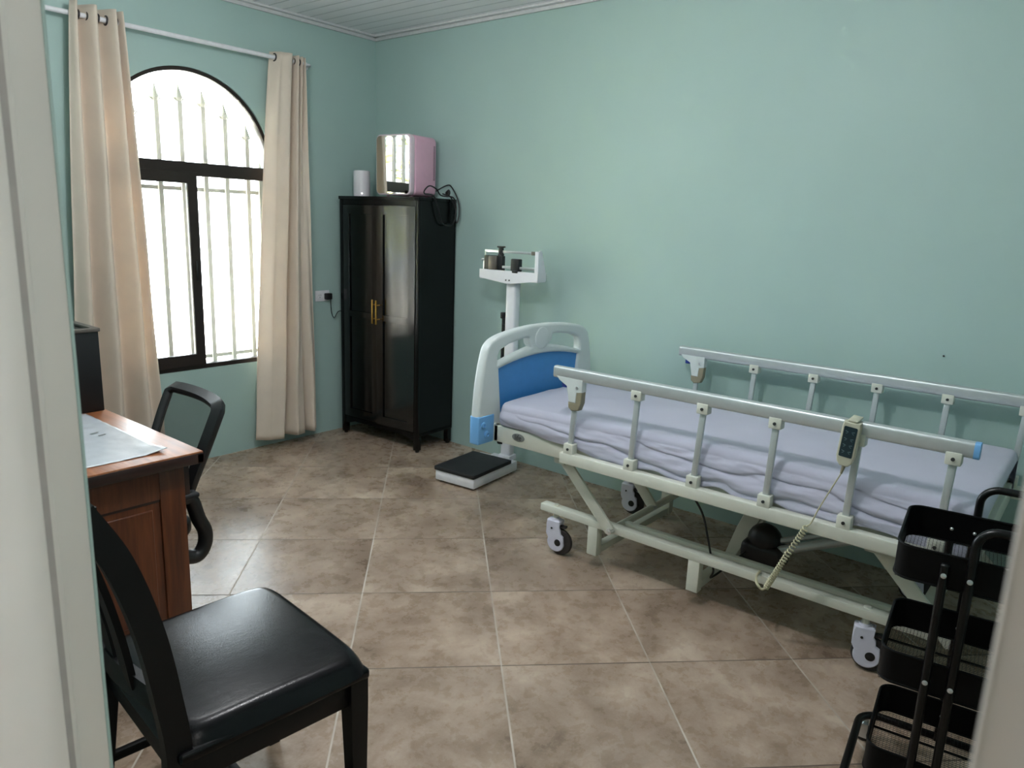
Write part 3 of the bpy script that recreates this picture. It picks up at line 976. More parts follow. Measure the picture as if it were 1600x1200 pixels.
# guard rails
def guard_rail(x, side, yshift, ystart, yend):
    """side=-1: the rail facing the camera, +1: the one at the wall"""
    prof = [(0.026 * (abs(cos(a)) ** 0.5) * (1 if cos(a) > 0 else -1), 0.018 * (abs(sin(a)) ** 0.5) * (1 if sin(a) > 0 else -1)) for a in [2 * pi * k / 20 for k in range(20)]]
    top = part('top_rail', MB().tube([(x, ystart, 0.921), (x, yend, 0.921)], 1, prof=prof), MT['alu'], bd, label='aluminium top rail of the wall side guard' if side > 0 else 'aluminium top rail of the near side guard')
    part('end_cap', MB().tube([(x, yend, 0.921), (x, yend - 0.012, 0.921), (x, yend - 0.016, 0.921)], 1, prof=[(a * 1.03, b * 1.03) for a, b in prof]), MT['sky'], top)
    lowr = part('lower_rail', MB().box(x - 0.022, x + 0.022, yend + 0.0, ystart - 0.055, 0.518, 0.568, 0.006), MT['bed'], bd)
    yt = [1.740, 1.444, 1.157, 0.879, 0.600, 0.322]
    yb = [1.760, 1.456, 1.174, 0.888, 0.609, 0.331]
    for i, (a, b) in enumerate(zip(yt, yb)):
        a += yshift
        b += yshift
        z1 = 0.80 if i == 0 else 0.875
        p = part('post', MB().bar((x, b, 0.585), (x, b + (a - b) * (z1 - 0.585) / 0.30, z1), 0.016, 0.024, 0.004, up=(0, 1, 0)), MT['alu'], bd)
        for (yy, zz, w_, lo, hi) in ((b, 0.588, 0.024, 0.562, 0.612), (a, 0.884, 0.023, 0.864, 0.906))[:(2 if i else 1)]:
            part('post_bracket', MB().box(x - 0.02, x + 0.02, yy - w_, yy + w_, lo, hi, 0.004), MT['bed'], p)
            part('rivet', MB().cyl((x - 0.0235, yy, zz), (x + 0.0235, yy, zz), 0.006, seg=10), MT['ink'], p)
    # latch on the first post
    y0 = yt[0] + yshift
    lt_ = MB().plate([(y0 + 0.10, 0.906), (y0 + 0.085, 0.888), (y0 + 0.045, 0.868), (y0 + 0.03, 0.80), (y0 - 0.005, 0.80), (y0 - 0.008, 0.845), (y0 - 0.035, 0.85), (y0 - 0.035, 0.906)], [], 0.036, MYZ(x), 0.003, 2)
    l_ = part('latch_housing', lt_, MT['abs'], bd)
    part('release_button', MB().box(x - 0.012, x + 0.012, y0 + 0.04, y0 + 0.075, 0.858, 0.884, 0.005), MT['navy'], l_)
    part('lever', MB().plate([(y0 + 0.035, 0.80), (y0 + 0.032, 0.775), (y0 + 0.015, 0.762), (y0 - 0.02, 0.768), (y0 - 0.032, 0.80), (y0 - 0.034, 0.852), (y0 - 0.006, 0.848), (y0 - 0.003, 0.80)], [], 0.034, MYZ(x), 0.004, 2), MT['khaki'], l_)
    part('pivot_bolt', MB().cyl((x - 0.021, y0 - 0.01, 0.868), (x + 0.021, y0 - 0.01, 0.868), 0.007, seg=12), MT['steel'], l_)
guard_rail(2.588, -1, 0.0, 1.858, 0.272)
guard_rail(3.555, 1, -0.10, 1.752, 0.166)

# undercarriage
bx0, bx1 = 2.70, 2.75
base = MB().box(bx0, bx1, 0.32, 1.99, 0.205, 0.240, 0.004)
base.box(3.40, 3.45, 0.32, 1.99, 0.205, 0.240, 0.004)
base.box(2.75, 3.40, 0.34, 0.39, 0.208, 0.237, 0.003)
base.tube([(2.75, 1.59, 0.223), (3.40, 1.59, 0.223)], 0.017, 12)
part('base_frame', base, MT['bed'], bd)
part('inner_rail', MB().box(2.79, 2.82, 0.39, 1.60, 0.212, 0.236, 0.003), MT['bed'], bd)
for y in (1.69, 1.19):
    stb = MB().box(bx0 + 0.002, bx1 - 0.004, y - 0.026, y + 0.026, 0.068, 0.207, 0.003)
    stb.box(3.404, 3.446, y - 0.026, y + 0.026, 0.068, 0.207, 0.003)
    stb.box(bx1 - 0.01, 3.41, y - 0.02, y + 0.02, 0.07, 0.105, 0.003)
    part('drop_cross_member', stb, MT['bed'], bd)
for (xx, nm) in ((2.68, 0), (3.07, 1), (3.47, 0)):
    for (ya, yb_) in ((1.858, 1.585), (0.515, 0.245)):
        z1, z0 = 0.50, 0.225
        if nm:
            if ya < 1:
                continue
            ya, z1 = 1.735, 0.40
        am = MB().bar((xx, ya, z1), (xx, yb_, z0), 0.014, 0.052, 0.002, up=(0, 1, 1))
        a_ = part('lift_arm', am, MT['bed'], bd)
        for (yy, zz) in ((ya, z1), (yb_, z0)):
            part('pivot_bolt', MB().cyl((xx - 0.016, yy, zz), (xx + 0.016, yy, zz), 0.014, seg=14).cyl((xx - 0.020, yy, zz), (xx + 0.020, yy, zz), 0.007, seg=8), MT['steel'], a_)
for ya in (1.858, 0.515):
    for xx in (2.665, 2.70, 3.45, 3.49):
        part('hanger_bracket', MB().plate([(ya - 0.03, 0.52), (ya + 0.045, 0.52), (ya + 0.035, 0.475), (ya - 0.02, 0.475)], [], 0.006, MYZ(xx)), MT['bed'], bd)
# actuator in the middle
mo = MB().ball((3.06, 1.03, 0.235), 0.075, (0.8, 1.0, 1.0), 20).box(3.0, 3.12, 0.93, 1.12, 0.13, 0.23, 0.03, 4)
ac = part('actuator_motor', mo, MT['blackpl'], bd, label='black lifting motor')
part('actuator_tube', MB().cyl((3.04, 1.02, 0.185), (3.04, 0.66, 0.36), 0.020, seg=18).cyl((3.06, 1.0, 0.235), (3.06, 0.70, 0.375), 0.013, seg=14), MT['alu'], ac)
mb_ = MB().plate([(1.13, 0.52), (1.06, 0.52), (1.06, 0.33), (1.11, 0.23), (1.165, 0.10), (1.215, 0.10), (1.17, 0.25), (1.13, 0.35)], [], 0.035, MYZ(3.10), 0.003, 1)
part('motor_bracket', mb_, MT['bed'], bd)
part('stop_bracket', MB().box(3.36, 3.40, 1.56, 1.62, 0.22, 0.37, 0.004), MT['bed'], bd)
part('stop_roller', MB().cyl((3.33, 1.64, 0.22), (3.33, 1.64, 0.34), 0.018, seg=14), MT['alu'], bd)
part('motor_cable', MB().tube(spline([(2.72, 1.25, 0.50), (2.76, 1.20, 0.40), (2.77, 1.17, 0.30), (2.77, 1.15, 0.23), (2.77, 1.13, 0.16), (2.80, 1.15, 0.11), (2.88, 1.12, 0.14), (2.98, 1.08, 0.19)], 8), 0.0045, 8), MT['blackpl'], bd)

def castor(x, y, ang):
    """x,y: stem; wheel trails along ang"""
    c = thing_part = None
    rot = Matrix.Rotation(ang, 4, 'Z')
    def T(mb):
        bmesh.ops.transform(mb.bm, matrix=Matrix.Translation((x, y, 0)) @ rot, verts=mb.bm.verts)
        return mb
    wy = -0.030     # trail along local -y
    hy, hz, hr_ = wy + 0.012, 0.064, 0.046
    out = [(0.030, 0.170), (0.036, 0.150), (0.0365, 0.10)] + [(hy + hr_ * cos(a), hz + hr_ * sin(a)) for a in [0.35 - k * (pi + 0.15) / 18 for k in range(19)]] + [(hy - 0.040, 0.100), (hy - 0.026, 0.108), (hy - 0.024, 0.128), (-0.034, 0.140), (-0.036, 0.170)]
    hood = MB()
    for sx in (-0.019, 0.019):
        hood.plate(out, [], 0.012, Matrix(((0, 0, 1, sx), (1, 0, 0, 0), (0, 1, 0, 0), (0, 0, 0, 1))), 0.004, 2)
    hood.box(-0.024, 0.024, -0.036, 0.036, 0.150, 0.174, 0.008, 3)
    hood.cyl((0, 0, 0.170), (0, 0, 0.180), 0.024, 0.020, 24)
    h = part('castor', T(hood), MT['castor'], bd, label='lilac white castor with grey tyre')
    part('wheel', T(MB().lathe([(0.048, -0.012), (0.0625, -0.010), (0.0655, -0.005), (0.0655, 0.005), (0.0625, 0.010), (0.048, 0.012)], (0, wy, 0.0655), 40, (1, 0, 0))), MT['tyre'], h)
    part('hub', T(MB().cyl((-0.027, wy, 0.0655), (0.027, wy, 0.0655), 0.017, seg=24, bev=0.002)), MT['blackpl'], h)
    part('axle_pin', T(MB().cyl((-0.0265, 0.005, 0.132), (0.0265, 0.005, 0.132), 0.005, seg=10)), MT['blackpl'], h)
    part('stem', T(MB().cyl((0, 0, 0.176), (0, 0, 0.207), 0.013, seg=18)), MT['bed'], h)
    part('stem_cap', T(MB().cyl((0, 0, 0.238), (0, 0, 0.246), 0.015, 0.012, 18)), MT['bed'], h)
    part('brake_pedal', T(MB().box(-0.013, 0.013, -0.085, -0.035, 0.148, 0.160, 0.004, 2, Matrix.Translation((0, 0, -0.02)) @ Matrix.Rotation(R(-8), 4, 'X'))), MT['darkmetal'], h)
castor(2.727, 1.915, R(4))
castor(3.425, 1.925, R(6))
castor(2.727, 0.525, R(12))
castor(3.425, 0.52, R(20))

# ------------------------------------------------------------------ mattress with fitted sheet
MY0, MY1, MX0, MX1 = 0.215, 2.222, 2.628, 3.532
def mattress():
    NU, NV = 220, 150
    rr = 0.035
    # cross-section from the front lower edge over the top to the rear lower edge
    sec = []
    H0 = 0.600
    def topz(y):
        s_ = max(0.0, min(1.0, (2.24 - y) / 1.2))
        e = 0.704 + 0.028 * s_ * s_ * (3 - 2 * s_)
        return e
    half_h = 0.12
    W = MX1 - MX0
    n1, n2, n3 = 52, 10, NV - 2 * 62
    par = []
    for k in range(n1):
        par.append(('F', k / n1))
    for k in range(n2):
        par.append(('A', k / n2))
    for k in range(n3):
        par.append(('T', k / n3))
    for k in range(n2):
        par.append(('B', k / n2))
    for k in range(n1):
        par.append(('R', k / (n1 - 1)))
    def f(i, j):
        u = i / (NU - 1)
        y = MY0 + (MY1 - MY0) * u
        # rounded ends
        e = min(y - MY0, MY1 - y)
        ins = 0.0
        if e < 0.05:
            ins = 0.05 - sqrt(max(0, 0.05 ** 2 - (0.05 - e) ** 2))
        zt = topz(y)
        if e < 0.03:
            zt -= 0.03 - sqrt(max(0, 0.03 ** 2 - (0.03 - e) ** 2))
        x0, x1 = MX0 + ins, MX1 - ins
        kd, t = par[j]
        n_ = lambda a, b, c: noise.noise(Vector((a, b, c)))
        # hem sags over the deck frame, scalloped
        s_ = max(0.0, min(1.0, (2.05 - y) / 0.45))
        hem = 0.598 - s_ * (0.022 + 0.022 * (0.5 + 0.5 * sin(y * 21 + 1.5 * sin(y * 6))) + 0.012 * n_(y * 9, 0, 2))
        if kd in 'FR':
            q = t if kd == 'F' else 1 - t
            z = hem + (zt - rr - hem) * q
            # folds: nearly level ridges that drift downward towards the foot
            dr = (z - 0.60) / 0.11
            ph = dr * 1.75 + (2.24 - y) * 0.95 + 1.15 * n_(y * 2.0, 4, 0) + 0.45 * n_(y * 6, dr * 2, 1)
            fr_ = ph - math.floor(ph)
            ridge = (fr_ ** 0.6) * (1 - fr_) * 2.2
            amp = 0.021 * (0.25 + 0.75 * s_) * sin(pi * min(1, max(0, q * 0.93 + 0.04))) ** 0.7
            d = amp * (ridge - 0.45) + 0.004 * n_(y * 16, z * 60, 7) * s_
            dg = n_(y * 5 + z * 22, z * 6, 9)
            d += 0.010 * s_ * dg * sin(pi * q)
            bulge = 0.012 * sin(pi * q)
            over = -0.012 * s_ * (1 - q) ** 2
            out = d + bulge - over
            x = x0 - out if kd == 'F' else x1 + out
            return (x, y, z)
        if kd in 'AB':
            a = t * pi / 2 if kd == 'A' else (1 - t) * pi / 2
            x = rr - rr * cos(a)
            z = zt - rr + rr * sin(a)
            return (x0 + x if kd == 'A' else x1 - x, y, z)
        x = x0 + rr + (x1 - x0 - 2 * rr) * t
        w = sin(pi * t) ** 0.5
        z = zt + 0.004 * w * n_(x * 3, y * 2, 0) + 0.006 * w * sin(pi * t)
        # faint diagonal creases
        c = n_(x * 5 + y * 3.2, y * 1.6 - x * 0.6, 5)
        z += 0.004 * w * max(0, 0.35 - abs(c)) / 0.35
        return (x, y, z)
    m = MB().grid(f, NU, NV)
    # end walls
    return m
mt = thing('mattress', (3.08, 1.23, 0.598), 'thin mattress in a rumpled pale lilac sheet lying on the hospital bed', 'mattress')
part('core', MB().box(MX0 + 0.03, MX1 - 0.03, MY0 + 0.02, MY1 - 0.02, 0.6005, 0.690, 0.02, 3), MT['sheet'], mt)
sheet = mattress()
bmesh.ops.holes_fill(sheet.bm, edges=[e for e in sheet.bm.edges if e.is_boundary and all(abs(v.co.y - MY1) < 1e-5 for v in e.verts)])
part('fitted_sheet', sheet, MT['sheet'], mt, 70)

# ------------------------------------------------------------------ hand control on the rail
hcx = 2.553
hd = thing('hand_control', (hcx, 0.62, 0.87), 'ivory bed hand control with coiled cord hooked over the near guard rail', 'remote control')
tilt = Matrix.Translation((hcx - 0.002, 0.622, 0.872)) @ Matrix.Rotation(R(5), 4, 'X') @ Matrix.Rotation(R(-4), 4, 'Y')
mz = Matrix(((0, 0, -1, 0), (-1, 0, 0, 0), (0, 1, 0, 0), (0, 0, 0, 1)))
shape = [(-0.026, 0.078), (-0.029, 0.06), (-0.029, -0.045), (-0.024, -0.066), (-0.012, -0.079), (0.012, -0.079), (0.024, -0.066), (0.029, -0.045), (0.029, 0.06), (0.026, 0.078)]
sh_ = MB().plate(shape, [], 0.026, tilt @ mz, 0.005, 3)
sh_.box(-0.012, 0.055, -0.016, 0.016, 0.078, 0.085, 0.003, 2, tilt)
part('shell', sh_, MT['remote'], hd)
kp = part('keypad', MB().plate(rrect(-0.021, 0.021, -0.045, 0.062, 0.004, 3), [], 0.002, tilt @ Matrix.Translation((-0.0135, 0, 0)) @ mz), MT['keypad'], hd)
ic = MB()
for z in (0.045, 0.02, -0.002, -0.024):
    for s_ in (-1, 1):
        ic.obox((-0.0148, s_ * 0.010, z), (0.0006, 0.010, 0.0022), Matrix.Rotation(s_ * 0.35, 3, 'X'))
        ic.obox((-0.0148, s_ * 0.010, z - 0.006), (0.0006, 0.006, 0.0016), Matrix.Rotation(-s_ * 0.5, 3, 'X'))
bmesh.ops.transform(ic.bm, matrix=tilt, verts=ic.bm.verts)
part('key_symbols', ic, MT['icon'], kp)
cpath = [(hcx - 0.002, 0.628, 0.792), (hcx - 0.003, 0.632, 0.768), (hcx - 0.002, 0.655, 0.71), (hcx, 0.69, 0.62), (hcx, 0.708, 0.565), (hcx, 0.722, 0.548)]
part('strain_relief', MB().cyl(cpath[0], (hcx - 0.003, 0.633, 0.765), 0.0065, 0.004, 12), MT['khaki'], hd)
ctr = spline([(hcx, 0.722, 0.545), (hcx, 0.745, 0.49), (hcx + 0.01, 0.785, 0.40), (hcx + 0.02, 0.818, 0.32), (hcx + 0.03, 0.846, 0.255)], 60)
coil = []
turns = 27
for i, p in enumerate(ctr):
    s_ = i / (len(ctr) - 1)
    a = 2 * pi * turns * (s_ ** 1.3)
    coil.append(p + Vector((cos(a), sin(a) * 0.9, sin(a) * 0.42)) * 0.0095)
tail = spline([coil[-1], (hcx + 0.035, 0.862, 0.243), (hcx + 0.04, 0.885, 0.258), (hcx + 0.09, 0.905, 0.262), (hcx + 0.165, 0.92, 0.247)], 8)
part('coiled_cord', MB().tube(spline(cpath, 8) + coil, 0.0027, 6).tube(tail, 0.005, 8), MT['cord'], hd)

# ------------------------------------------------------------------ wall screw
tag(part('wall_screw', MB().lathe([(0.002, 0), (0.002, 0.006), (0.0042, 0.008), (0.003, 0.010)], (XB - 0.0005, 0.561, 1.047), 12, (-1, 0, 0)), MT['darkmetal']), 'tiny dark screw left in the teal wall above the bed', 'screw')

# ------------------------------------------------------------------ desk
DX1, DY0, DY1, DZ = 1.20, 2.295, 3.85, 0.76
dk = thing('wooden_desk', (0.78, 3.05, 0), 'orange brown wooden desk standing behind the black dining chair', 'desk')
part('top', MB().box(XW + 0.05, DX1 - 0.003, DY0 + 0.003, DY1, DZ - 0.012, DZ, 0.003), MT['desktop'], dk)
part('edge_moulding', MB().box(XW + 0.05, DX1, DY0, DY0 + 0.03, DZ - 0.042, DZ - 0.004, 0.006).box(DX1 - 0.03, DX1, DY0, DY1, DZ - 0.042, DZ - 0.004, 0.006).box(XW + 0.06, DX1 - 0.02, DY0 + 0.02, DY1, DZ - 0.03, DZ - 0.011), MT['darkwood'], dk, label='dark brown moulded edge')
PX = 1.148
for (ya, sgn) in ((DY0 + 0.045, -1), (DY1 - 0.06, 1)):
    pnl = MB().box(XW + 0.09, PX, ya + 0.008, ya + 0.022, 0.05, DZ - 0.04)
    pnl.box(PX - 0.085, PX, ya, ya + 0.03, 0, DZ - 0.04, 0.003)
    pnl.box(XW + 0.09, XW + 0.175, ya, ya + 0.03, 0, DZ - 0.04, 0.003)
    pnl.box(XW + 0.17, PX - 0.08, ya + 0.002, ya + 0.028, DZ - 0.15, DZ - 0.04, 0.003)
    pnl.box(XW + 0.17, PX - 0.08, ya + 0.002, ya + 0.028, 0.06, 0.16, 0.003)
    pnl.plate([(XW + 0.20, 0.19), (PX - 0.11, 0.19), (PX - 0.11, DZ - 0.18), (XW + 0.20, DZ - 0.18)], [], 0.014, MXZ(ya + 0.011), 0.005, 2)
    part('end_panel', pnl, MT['deskwood'], dk)
part('back_panel', MB().box(XW + 0.10, XW + 0.12, DY0 + 0.07, DY1 - 0.07, 0.2, DZ - 0.04), MT['deskwood'], dk)
for (ya, yb) in ((DY0 + 0.05, 2.98), (3.0, DY1 - 0.07)):
    dr = part('drawer', MB().box(PX - 0.30, PX + 0.02, ya, yb, 0.60, DZ - 0.045, 0.004), MT['darkwood'], dk, label='dark brown drawer front')
    part('knob', MB().lathe([(0.006, 0), (0.006, 0.012), (0.014, 0.018), (0.010, 0.026)], (PX + 0.02, (ya + yb) / 2, 0.66), 16, (1, 0, 0)), MT['gold'], dr)

# wrapped sheet on the desk
ps = MB()
PA, PB, PC, PD = 0.47, 1.108, 2.368, 3.022
def fp(i, j):
    x = PA + (PB - PA) * i / 70
    y = PC + (PD - PC) * j / 70
    z = DZ + 0.0035 + 0.003 * abs(noise.noise(Vector((x * 7, y * 7, 2)))) + 0.0015 * noise.noise(Vector((x * 26, y * 26, 5)))
    c = max(0.0, (x - PB + 0.07) / 0.07) * max(0.0, 1 - (y - PC) / 0.10)
    z += 0.012 * c
    return (x, y, z)
ps.grid(fp, 71, 71)
pso = part('wrapped_sheet', ps, MT['paper'], None, 70)
tag(pso, 'large white sheet in clear plastic wrap lying flat on the wooden desk', 'paper')
sm = pso.modifiers.new('thickness', 'SOLIDIFY')
sm.thickness = 0.0025
sm.offset = -1
for (x, y, l, a) in ((0.93, 2.90, 0.09, 0.5), (0.95, 2.78, 0.10, -0.2), (0.90, 2.70, 0.07, -0.7), (1.02, 2.72, 0.03, 0.3), (1.03, 2.68, 0.025, 0.2), (1.0, 2.89, 0.06, 0.2)):
    pr = MB().obox((x, y, DZ + 0.0075), (l, 0.007, 0.0008), Matrix.Rotation(a, 3, 'Z'))
    part('printed_mark', pr, MT['badge'], pso)

# black box on the desk
bxo = thing('black_box', (0.97, 3.22, DZ), 'black box with a grey rimmed top on the desk before the curtain', 'box')
part('case', MB().box(0.78, 1.185, 3.035, 3.40, DZ + 0.001, 1.078, 0.004), MT['blackpl'], bxo)
part('lid_rim', MB().plate(rrect(0.775, 1.192, 3.028, 3.405, 0.01, 3), [rrect(0.80, 1.165, 3.055, 3.38, 0.01, 3)], 0.014, Matrix.Translation((0, 0, 1.083)), 0.003, 1), MT['pewter'], bxo)
part('latch', MB().box(1.015, 1.055, 3.031, 3.036, 0.945, 0.953, 0.001), MT['steel'], bxo)

# ------------------------------------------------------------------ office chair (faces the desk, -x)
oc = thing('office_chair', (1.17, 2.68, 0), 'black mesh back office chair pushed up to the wooden desk', 'office chair')
def backpt(v, w):
    """v: 0 lower .. 1 upper along the back; w: -1 (near) .. 1 (far)"""
    yc = 2.66 + 0.02 * v
    hw = 0.155 + 0.036 * v + 0.01 * sin(pi * v)
    x = 1.255 + 0.135 * v ** 1.15 + 0.015 - 0.035 * (w * w) * 1.0 + 0.004 * w * v
    z = 0.540 + 0.312 * v + 0.008 * w * v
    z += 0.0 if v < 0.9 else 0
    return Vector((x, yc + w * hw, z))
loop = [backpt(v, -1) for v in [0.05 + 0.9 * k / 14 for k in range(15)]]
loop += [backpt(1.0, w) for w in [-0.88 + 1.76 * k / 12 for k in range(13)]]
loop += [backpt(v, 1) for v in [0.95 - 0.9 * k / 14 for k in range(15)]]
loop += [backpt(0.0, w) for w in [0.88 - 1.76 * k / 12 for k in range(13)]]
prof = [(0.024, -0.008), (0.020, -0.014), (-0.020, -0.014), (-0.024, -0.008), (-0.024, 0.008), (-0.020, 0.014), (0.020, 0.014), (0.024, 0.008)]
fr_ = MB().tube(loop, 1, closed=True, prof=prof)
part('back_frame', fr_, MT['blackpl'], oc)
part('mesh_backrest', MB().grid(lambda i, j: backpt(0.02 + 0.96 * j / 20, -0.98 + 1.96 * i / 20), 21, 21), MT['meshback'], oc)
seat = MB().grid(lambda i, j: Vector((0, 0, 0)), 2, 2)
seat.bm.clear()
so = []
seat.plate(rrect(0.845, 1.255, 2.475, 2.885, 0.07, 8), [], 0.075, Matrix.Translation((0, 0, 0.415)), 0.028, 5)
part('seat', seat, MT['blackpl'], oc)
br = MB().tube(spline([(1.275, 2.66, 0.56), (1.292, 2.66, 0.47), (1.25, 2.66, 0.39), (1.12, 2.67, 0.37)], 8), 0.02, 10)
part('back_bracket', br, MT['blackpl'], oc)
for sg in (-1, 1):
    yy = 2.68 + sg * 0.225
    ar = spline([(1.06, yy - sg * 0.05, 0.385), (1.15, yy - sg * 0.01, 0.345), (1.225, yy, 0.315), (1.262, yy, 0.345), (1.268, yy, 0.40), (1.245, yy, 0.46), (1.225, yy, 0.53), (1.20, yy, 0.548), (1.12, yy, 0.552), (1.02, yy, 0.55)], 8)
    prf = [(0.008, -0.02), (0.011, 0), (0.008, 0.02), (-0.008, 0.02), (-0.011, 0), (-0.008, -0.02)]
    a_ = part('armrest', MB().tube(ar, 0.026, 10), MT['blackpl'], oc)
    part('arm_pad', MB().box(0.99, 1.245, yy - 0.026, yy + 0.026, 0.545, 0.565, 0.008, 3), MT['rubber'], a_)
part('seat_pan', MB().plate(rrect(0.90, 1.235, 2.50, 2.86, 0.09, 8), [], 0.10, Matrix.Translation((0, 0, 0.34)), 0.045, 5), MT['blackpl'], oc)
part('gas_column', MB().cyl((1.05, 2.68, 0.10), (1.05, 2.68, 0.40), 0.025, seg=18).cyl((1.05, 2.68, 0.08), (1.05, 2.68, 0.24), 0.034, seg=18), MT['blackpl'], oc)
sb = MB()
for k in range(5):
    a = 2 * pi * k / 5 + 0.35
    e = Vector((1.05 + 0.255 * cos(a), 2.68 + 0.255 * sin(a), 0.075))
    sb.bar((1.05, 2.68, 0.105), e, 0.035, 0.028, 0.006)
part('star_base', sb, MT['blackpl'], oc)
for k in range(5):
    a = 2 * pi * k / 5 + 0.35
    e = Vector((1.05 + 0.25 * cos(a), 2.68 + 0.25 * sin(a), 0.0))
    part('castor', MB().cyl((e.x - 0.02, e.y, 0.026), (e.x + 0.02, e.y, 0.026), 0.026, seg=18, bev=0.004).cyl((e.x, e.y, 0.03), (e.x, e.y, 0.075), 0.008, seg=10), MT['blackpl'], oc)

# ------------------------------------------------------------------ dining chair (local: faces +x)
dc = thing('dining_chair', (0.85, 1.545, 0), 'black dining chair with padded leather seat in the left foreground', 'chair', R(-5.5), world=False)
def seatmesh():
    NU, NV = 60, 60
    def f(i, j):
        a = -1 + 2 * i / (NU - 1)
        b = -1 + 2 * j / (NV - 1)
        # squircle mapping keeps rounded corners
        n = 9.0
        r = max(abs(a), abs(b))
        if r > 0:
            k = r / ((abs(a) ** n + abs(b) ** n) ** (1 / n))
        else:
            k = 1
        x, y = a * k, b * k
        hw = 0.262 + 0.008 * x
        top = 0.512 - 0.018 * (0.5 - 0.5 * x) * 0.4
        e = 1 - r
        z = top - 0.045 * max(0, 1 - e / 0.16) ** 2.4
        z += 0.012 * (1 - x * x) * (1 - y * y)
        return (x * 0.235, y * hw, z)
    m = MB().grid(f, NU, NV)
    m.box(-0.228, 0.230, -0.257, 0.257, 0.445, 0.472, 0.008)
    return m
part('seat', seatmesh(), MT['leather'], dc, 60, label='black leather padded seat')
rails = MB()
rails.box(0.185, 0.215, -0.22, 0.22, 0.378, 0.447, 0.003)
rails.box(-0.22, -0.195, -0.22, 0.22, 0.378, 0.447, 0.003)
rails.box(-0.21, 0.2, -0.235, -0.21, 0.378, 0.447, 0.003)
rails.box(-0.21, 0.2, 0.21, 0.235, 0.378, 0.447, 0.003)
part('seat_frame', rails, MT['chairwood'], dc)
for sy in (-1, 1):
    y = sy * 0.226
    fl = MB()
    fl.tube([(0.205, y, 0.43), (0.203, y, 0.0)], 1, prof=None) if False else None
    t0, t1 = 0.024, 0.016
    bm_l = bmesh.new()
    vs = []
    for (z, h_, dx) in ((0.0, t1, 0.004), (0.38, t0, 0.0), (0.447, t0, 0.0)):
        vs.append([bm_l.verts.new((0.203 + dx + a * h_, y + b * h_, z)) for a, b in ((-1, -1), (1, -1), (1, 1), (-1, 1))])
    for A, B in zip(vs, vs[1:]):
        for k in range(4):
            bm_l.faces.new((A[k], A[(k + 1) % 4], B[(k + 1) % 4], B[k]))
    bm_l.faces.new(vs[0][::-1])
    bm_l.faces.new(vs[-1])
    fl.bm.free()
    fl.bm = bm_l
    part('leg', fl, MT['chairwood'], dc)
    # rear leg runs up into the back post
    pth = spline([(-0.275, y, 0.0), (-0.245, y, 0.22), (-0.222, y, 0.44), (-0.236, y, 0.60), (-0.262, y, 0.76), (-0.305, y * 0.99, 0.91), (-0.36, y * 0.97, 1.02)], 8)
    part('leg', MB().tube(pth, 1, prof=[(0.026, -0.017), (0.026, 0.017), (-0.026, 0.017), (-0.026, -0.017)]), MT['chairwood'], dc)
def bx_(z):
    tab = [(0.44, -0.222), (0.60, -0.236), (0.76, -0.262), (0.91, -0.305), (1.02, -0.36)]
    for (a, xa), (b, xb) in zip(tab, tab[1:]):
        if z <= b:
            return xa + (xb - xa) * (z - a) / (b - a)
    return -0.36
for (za, zb) in ((0.93, 1.02), (0.545, 0.60)):
    zc = (za + zb) / 2
    part('back_rail', MB().tube(spline([(bx_(zc), -0.215, zc), (bx_(zc) - 0.03, 0, zc + 0.004), (bx_(zc), 0.215, zc)], 8), 1, prof=[((zb - za) / 2, -0.011), ((zb - za) / 2, 0.011), (-(zb - za) / 2, 0.011), (-(zb - za) / 2, -0.011)]), MT['chairwood'], dc)
for y0 in (-0.09, 0.0, 0.09):
    pth = spline([(bx_(z) - 0.025, y0, z) for z in (0.57, 0.68, 0.80, 0.90, 0.97)], 6)
    part('back_slat', MB().tube(pth, 1, prof=[(0.007, -0.028), (0.007, 0.028), (-0.007, 0.028), (-0.007, -0.028)]), MT['chairwood'], dc)
for bb in ((-0.24, 0.19, -0.235, -0.217), (-0.24, 0.19, 0.217, 0.235), (-0.03, -0.01, -0.22, 0.22)):
    part('stretcher', MB().box(*bb, 0.17, 0.195, 0.003), MT['chairwood'], dc)

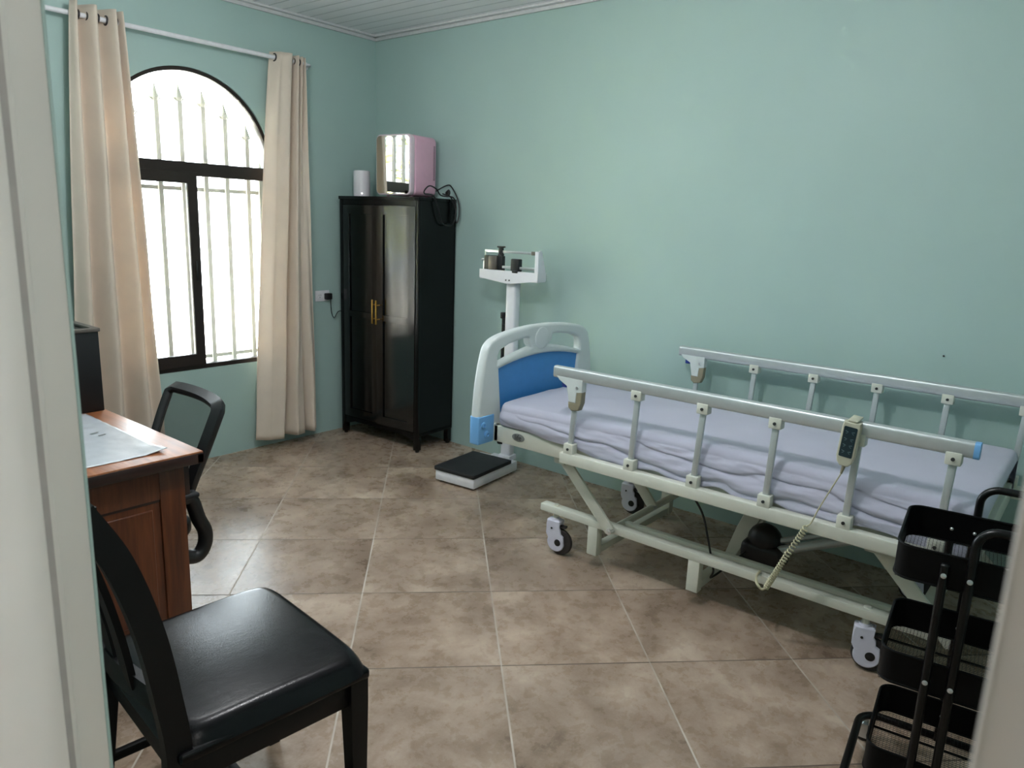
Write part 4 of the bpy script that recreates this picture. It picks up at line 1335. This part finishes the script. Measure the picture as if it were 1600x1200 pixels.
# ------------------------------------------------------------------ utility cart (local: x away from the camera, y towards the left)
ct = thing('utility_cart', (1.975, 0.12, 0), 'black three tier metal utility cart at the foot of the bed', 'cart', R(6.5), world=False)
CW0, CW1, CD0, CD1 = -0.215, 0.215, 0.012, 0.350        # y range, x range
def ring(z0, z1, inset=0.0, r=0.045):
    o = rrect(CD0 + inset, CD1 - inset, CW0 + inset, CW1 - inset, r, 6)
    return o
for (zt, nm) in ((0.80, 'top'), (0.51, 'middle'), (0.225, 'bottom')):
    zb = zt - 0.085
    w = MB()
    o1 = rrect(CD0, CD1, CW0, CW1, 0.04, 6)
    o2 = rrect(CD0 + 0.0022, CD1 - 0.0022, CW0 + 0.0022, CW1 - 0.0022, 0.038, 6)
    w.plate(o1, [o2], zt - zb, Matrix.Translation((0, 0, (zt + zb) / 2)))
    w.tube([(x, y, zt) for x, y in rrect(CD0 + 0.001, CD1 - 0.001, CW0 + 0.001, CW1 - 0.001, 0.039, 6)], 0.0035, 8, closed=True)
    w.tube([(x, y, zb) for x, y in rrect(CD0 + 0.001, CD1 - 0.001, CW0 + 0.001, CW1 - 0.001, 0.039, 6)], 0.0035, 8, closed=True)
    bk = part('basket', w, MT['cartpanel'], ct)
    mf = MB()
    k = CD0 + 0.008
    while k < CD1 - 0.004:
        mf.box(k - 0.0005, k + 0.0005, CW0 + 0.004, CW1 - 0.004, zb - 0.0005, zb + 0.0005)
        k += 0.009
    k = CW0 + 0.008
    while k < CW1 - 0.004:
        mf.box(CD0 + 0.003, CD1 - 0.003, k - 0.0005, k + 0.0005, zb - 0.0005, zb + 0.0005)
        k += 0.009
    for k in (CD0 + 0.11, CD0 + 0.23):
        mf.box(k - 0.004, k + 0.004, CW0 + 0.003, CW1 - 0.003, zb - 0.004, zb - 0.001)
    part('mesh_floor', mf, MT['cart'], bk)
    for xs, sgn in ((CD0 - 0.020, -1), (CD1 + 0.020, 1)):
        for ys in (0.105, 0.050, -0.105):
            zz = zt - 0.047
            xi = CD0 + 0.002 if sgn < 0 else CD1 - 0.002
            part('screw', MB().lathe([(0.0065, 0), (0.0065, 0.002), (0.003, 0.004)], (xs, ys, zz), 14, (sgn, 0, 0)), MT['steel'], bk)
            part('screw', MB().lathe([(0.0045, 0), (0.0045, 0.003), (0.002, 0.005)], (xi, ys, zz), 12, (-sgn, 0, 0)), MT['steel'], bk)
for xs in (CD0 - 0.010, CD1 + 0.010):
    hp = [(xs, 0.050, 0.09)] + [(xs, 0.050, 0.30), (xs, 0.050, 0.60)]
    hp += [(xs, 0.050 - 0.045 + 0.045 * cos(a), 0.84 + 0.045 * sin(a)) for a in [k * pi / 2 / 8 for k in range(9)]]
    hp += [(xs, -0.060 + 0.045 * -sin(a), 0.84 + 0.045 * cos(a)) for a in [k * pi / 2 / 8 for k in range(9)]]
    hp += [(xs, -0.105, 0.6), (xs, -0.105, 0.3), (xs, -0.105, 0.09)]
    part('handle_tube', MB().tube(hp, 0.0105, 12), MT['cart'], ct)
    part('post', MB().tube([(xs, 0.105, 0.09), (xs, 0.105, 0.4), (xs, 0.105, 0.777)], 0.0105, 12).ball((xs, 0.105, 0.777), 0.0105, (1, 1, 0.5)), MT['cart'], ct)
bf = MB().tube([(x, y, 0.085) for x, y in rrect(CD0 - 0.035, CD1 + 0.035, CW0 - 0.045, CW1 + 0.045, 0.06, 8)], 0.0115, 12, closed=True)
part('base_frame', bf, MT['cart'], ct)
for x in (CD0 - 0.02, CD1 + 0.02):
    for y in (CW0 - 0.03, CW1 + 0.03):
        c_ = part('castor', MB().cyl((x - 0.012, y, 0.025), (x + 0.012, y, 0.025), 0.025, seg=20, bev=0.004), MT['blackpl'], ct)
        part('fork', MB().box(x - 0.017, x - 0.013, y - 0.012, y + 0.012, 0.015, 0.06).box(x + 0.013, x + 0.017, y - 0.012, y + 0.012, 0.015, 0.06).box(x - 0.017, x + 0.017, y - 0.012, y + 0.012, 0.055, 0.062).cyl((x, y, 0.06), (x, y, 0.085), 0.008, seg=12), MT['steel'], c_)
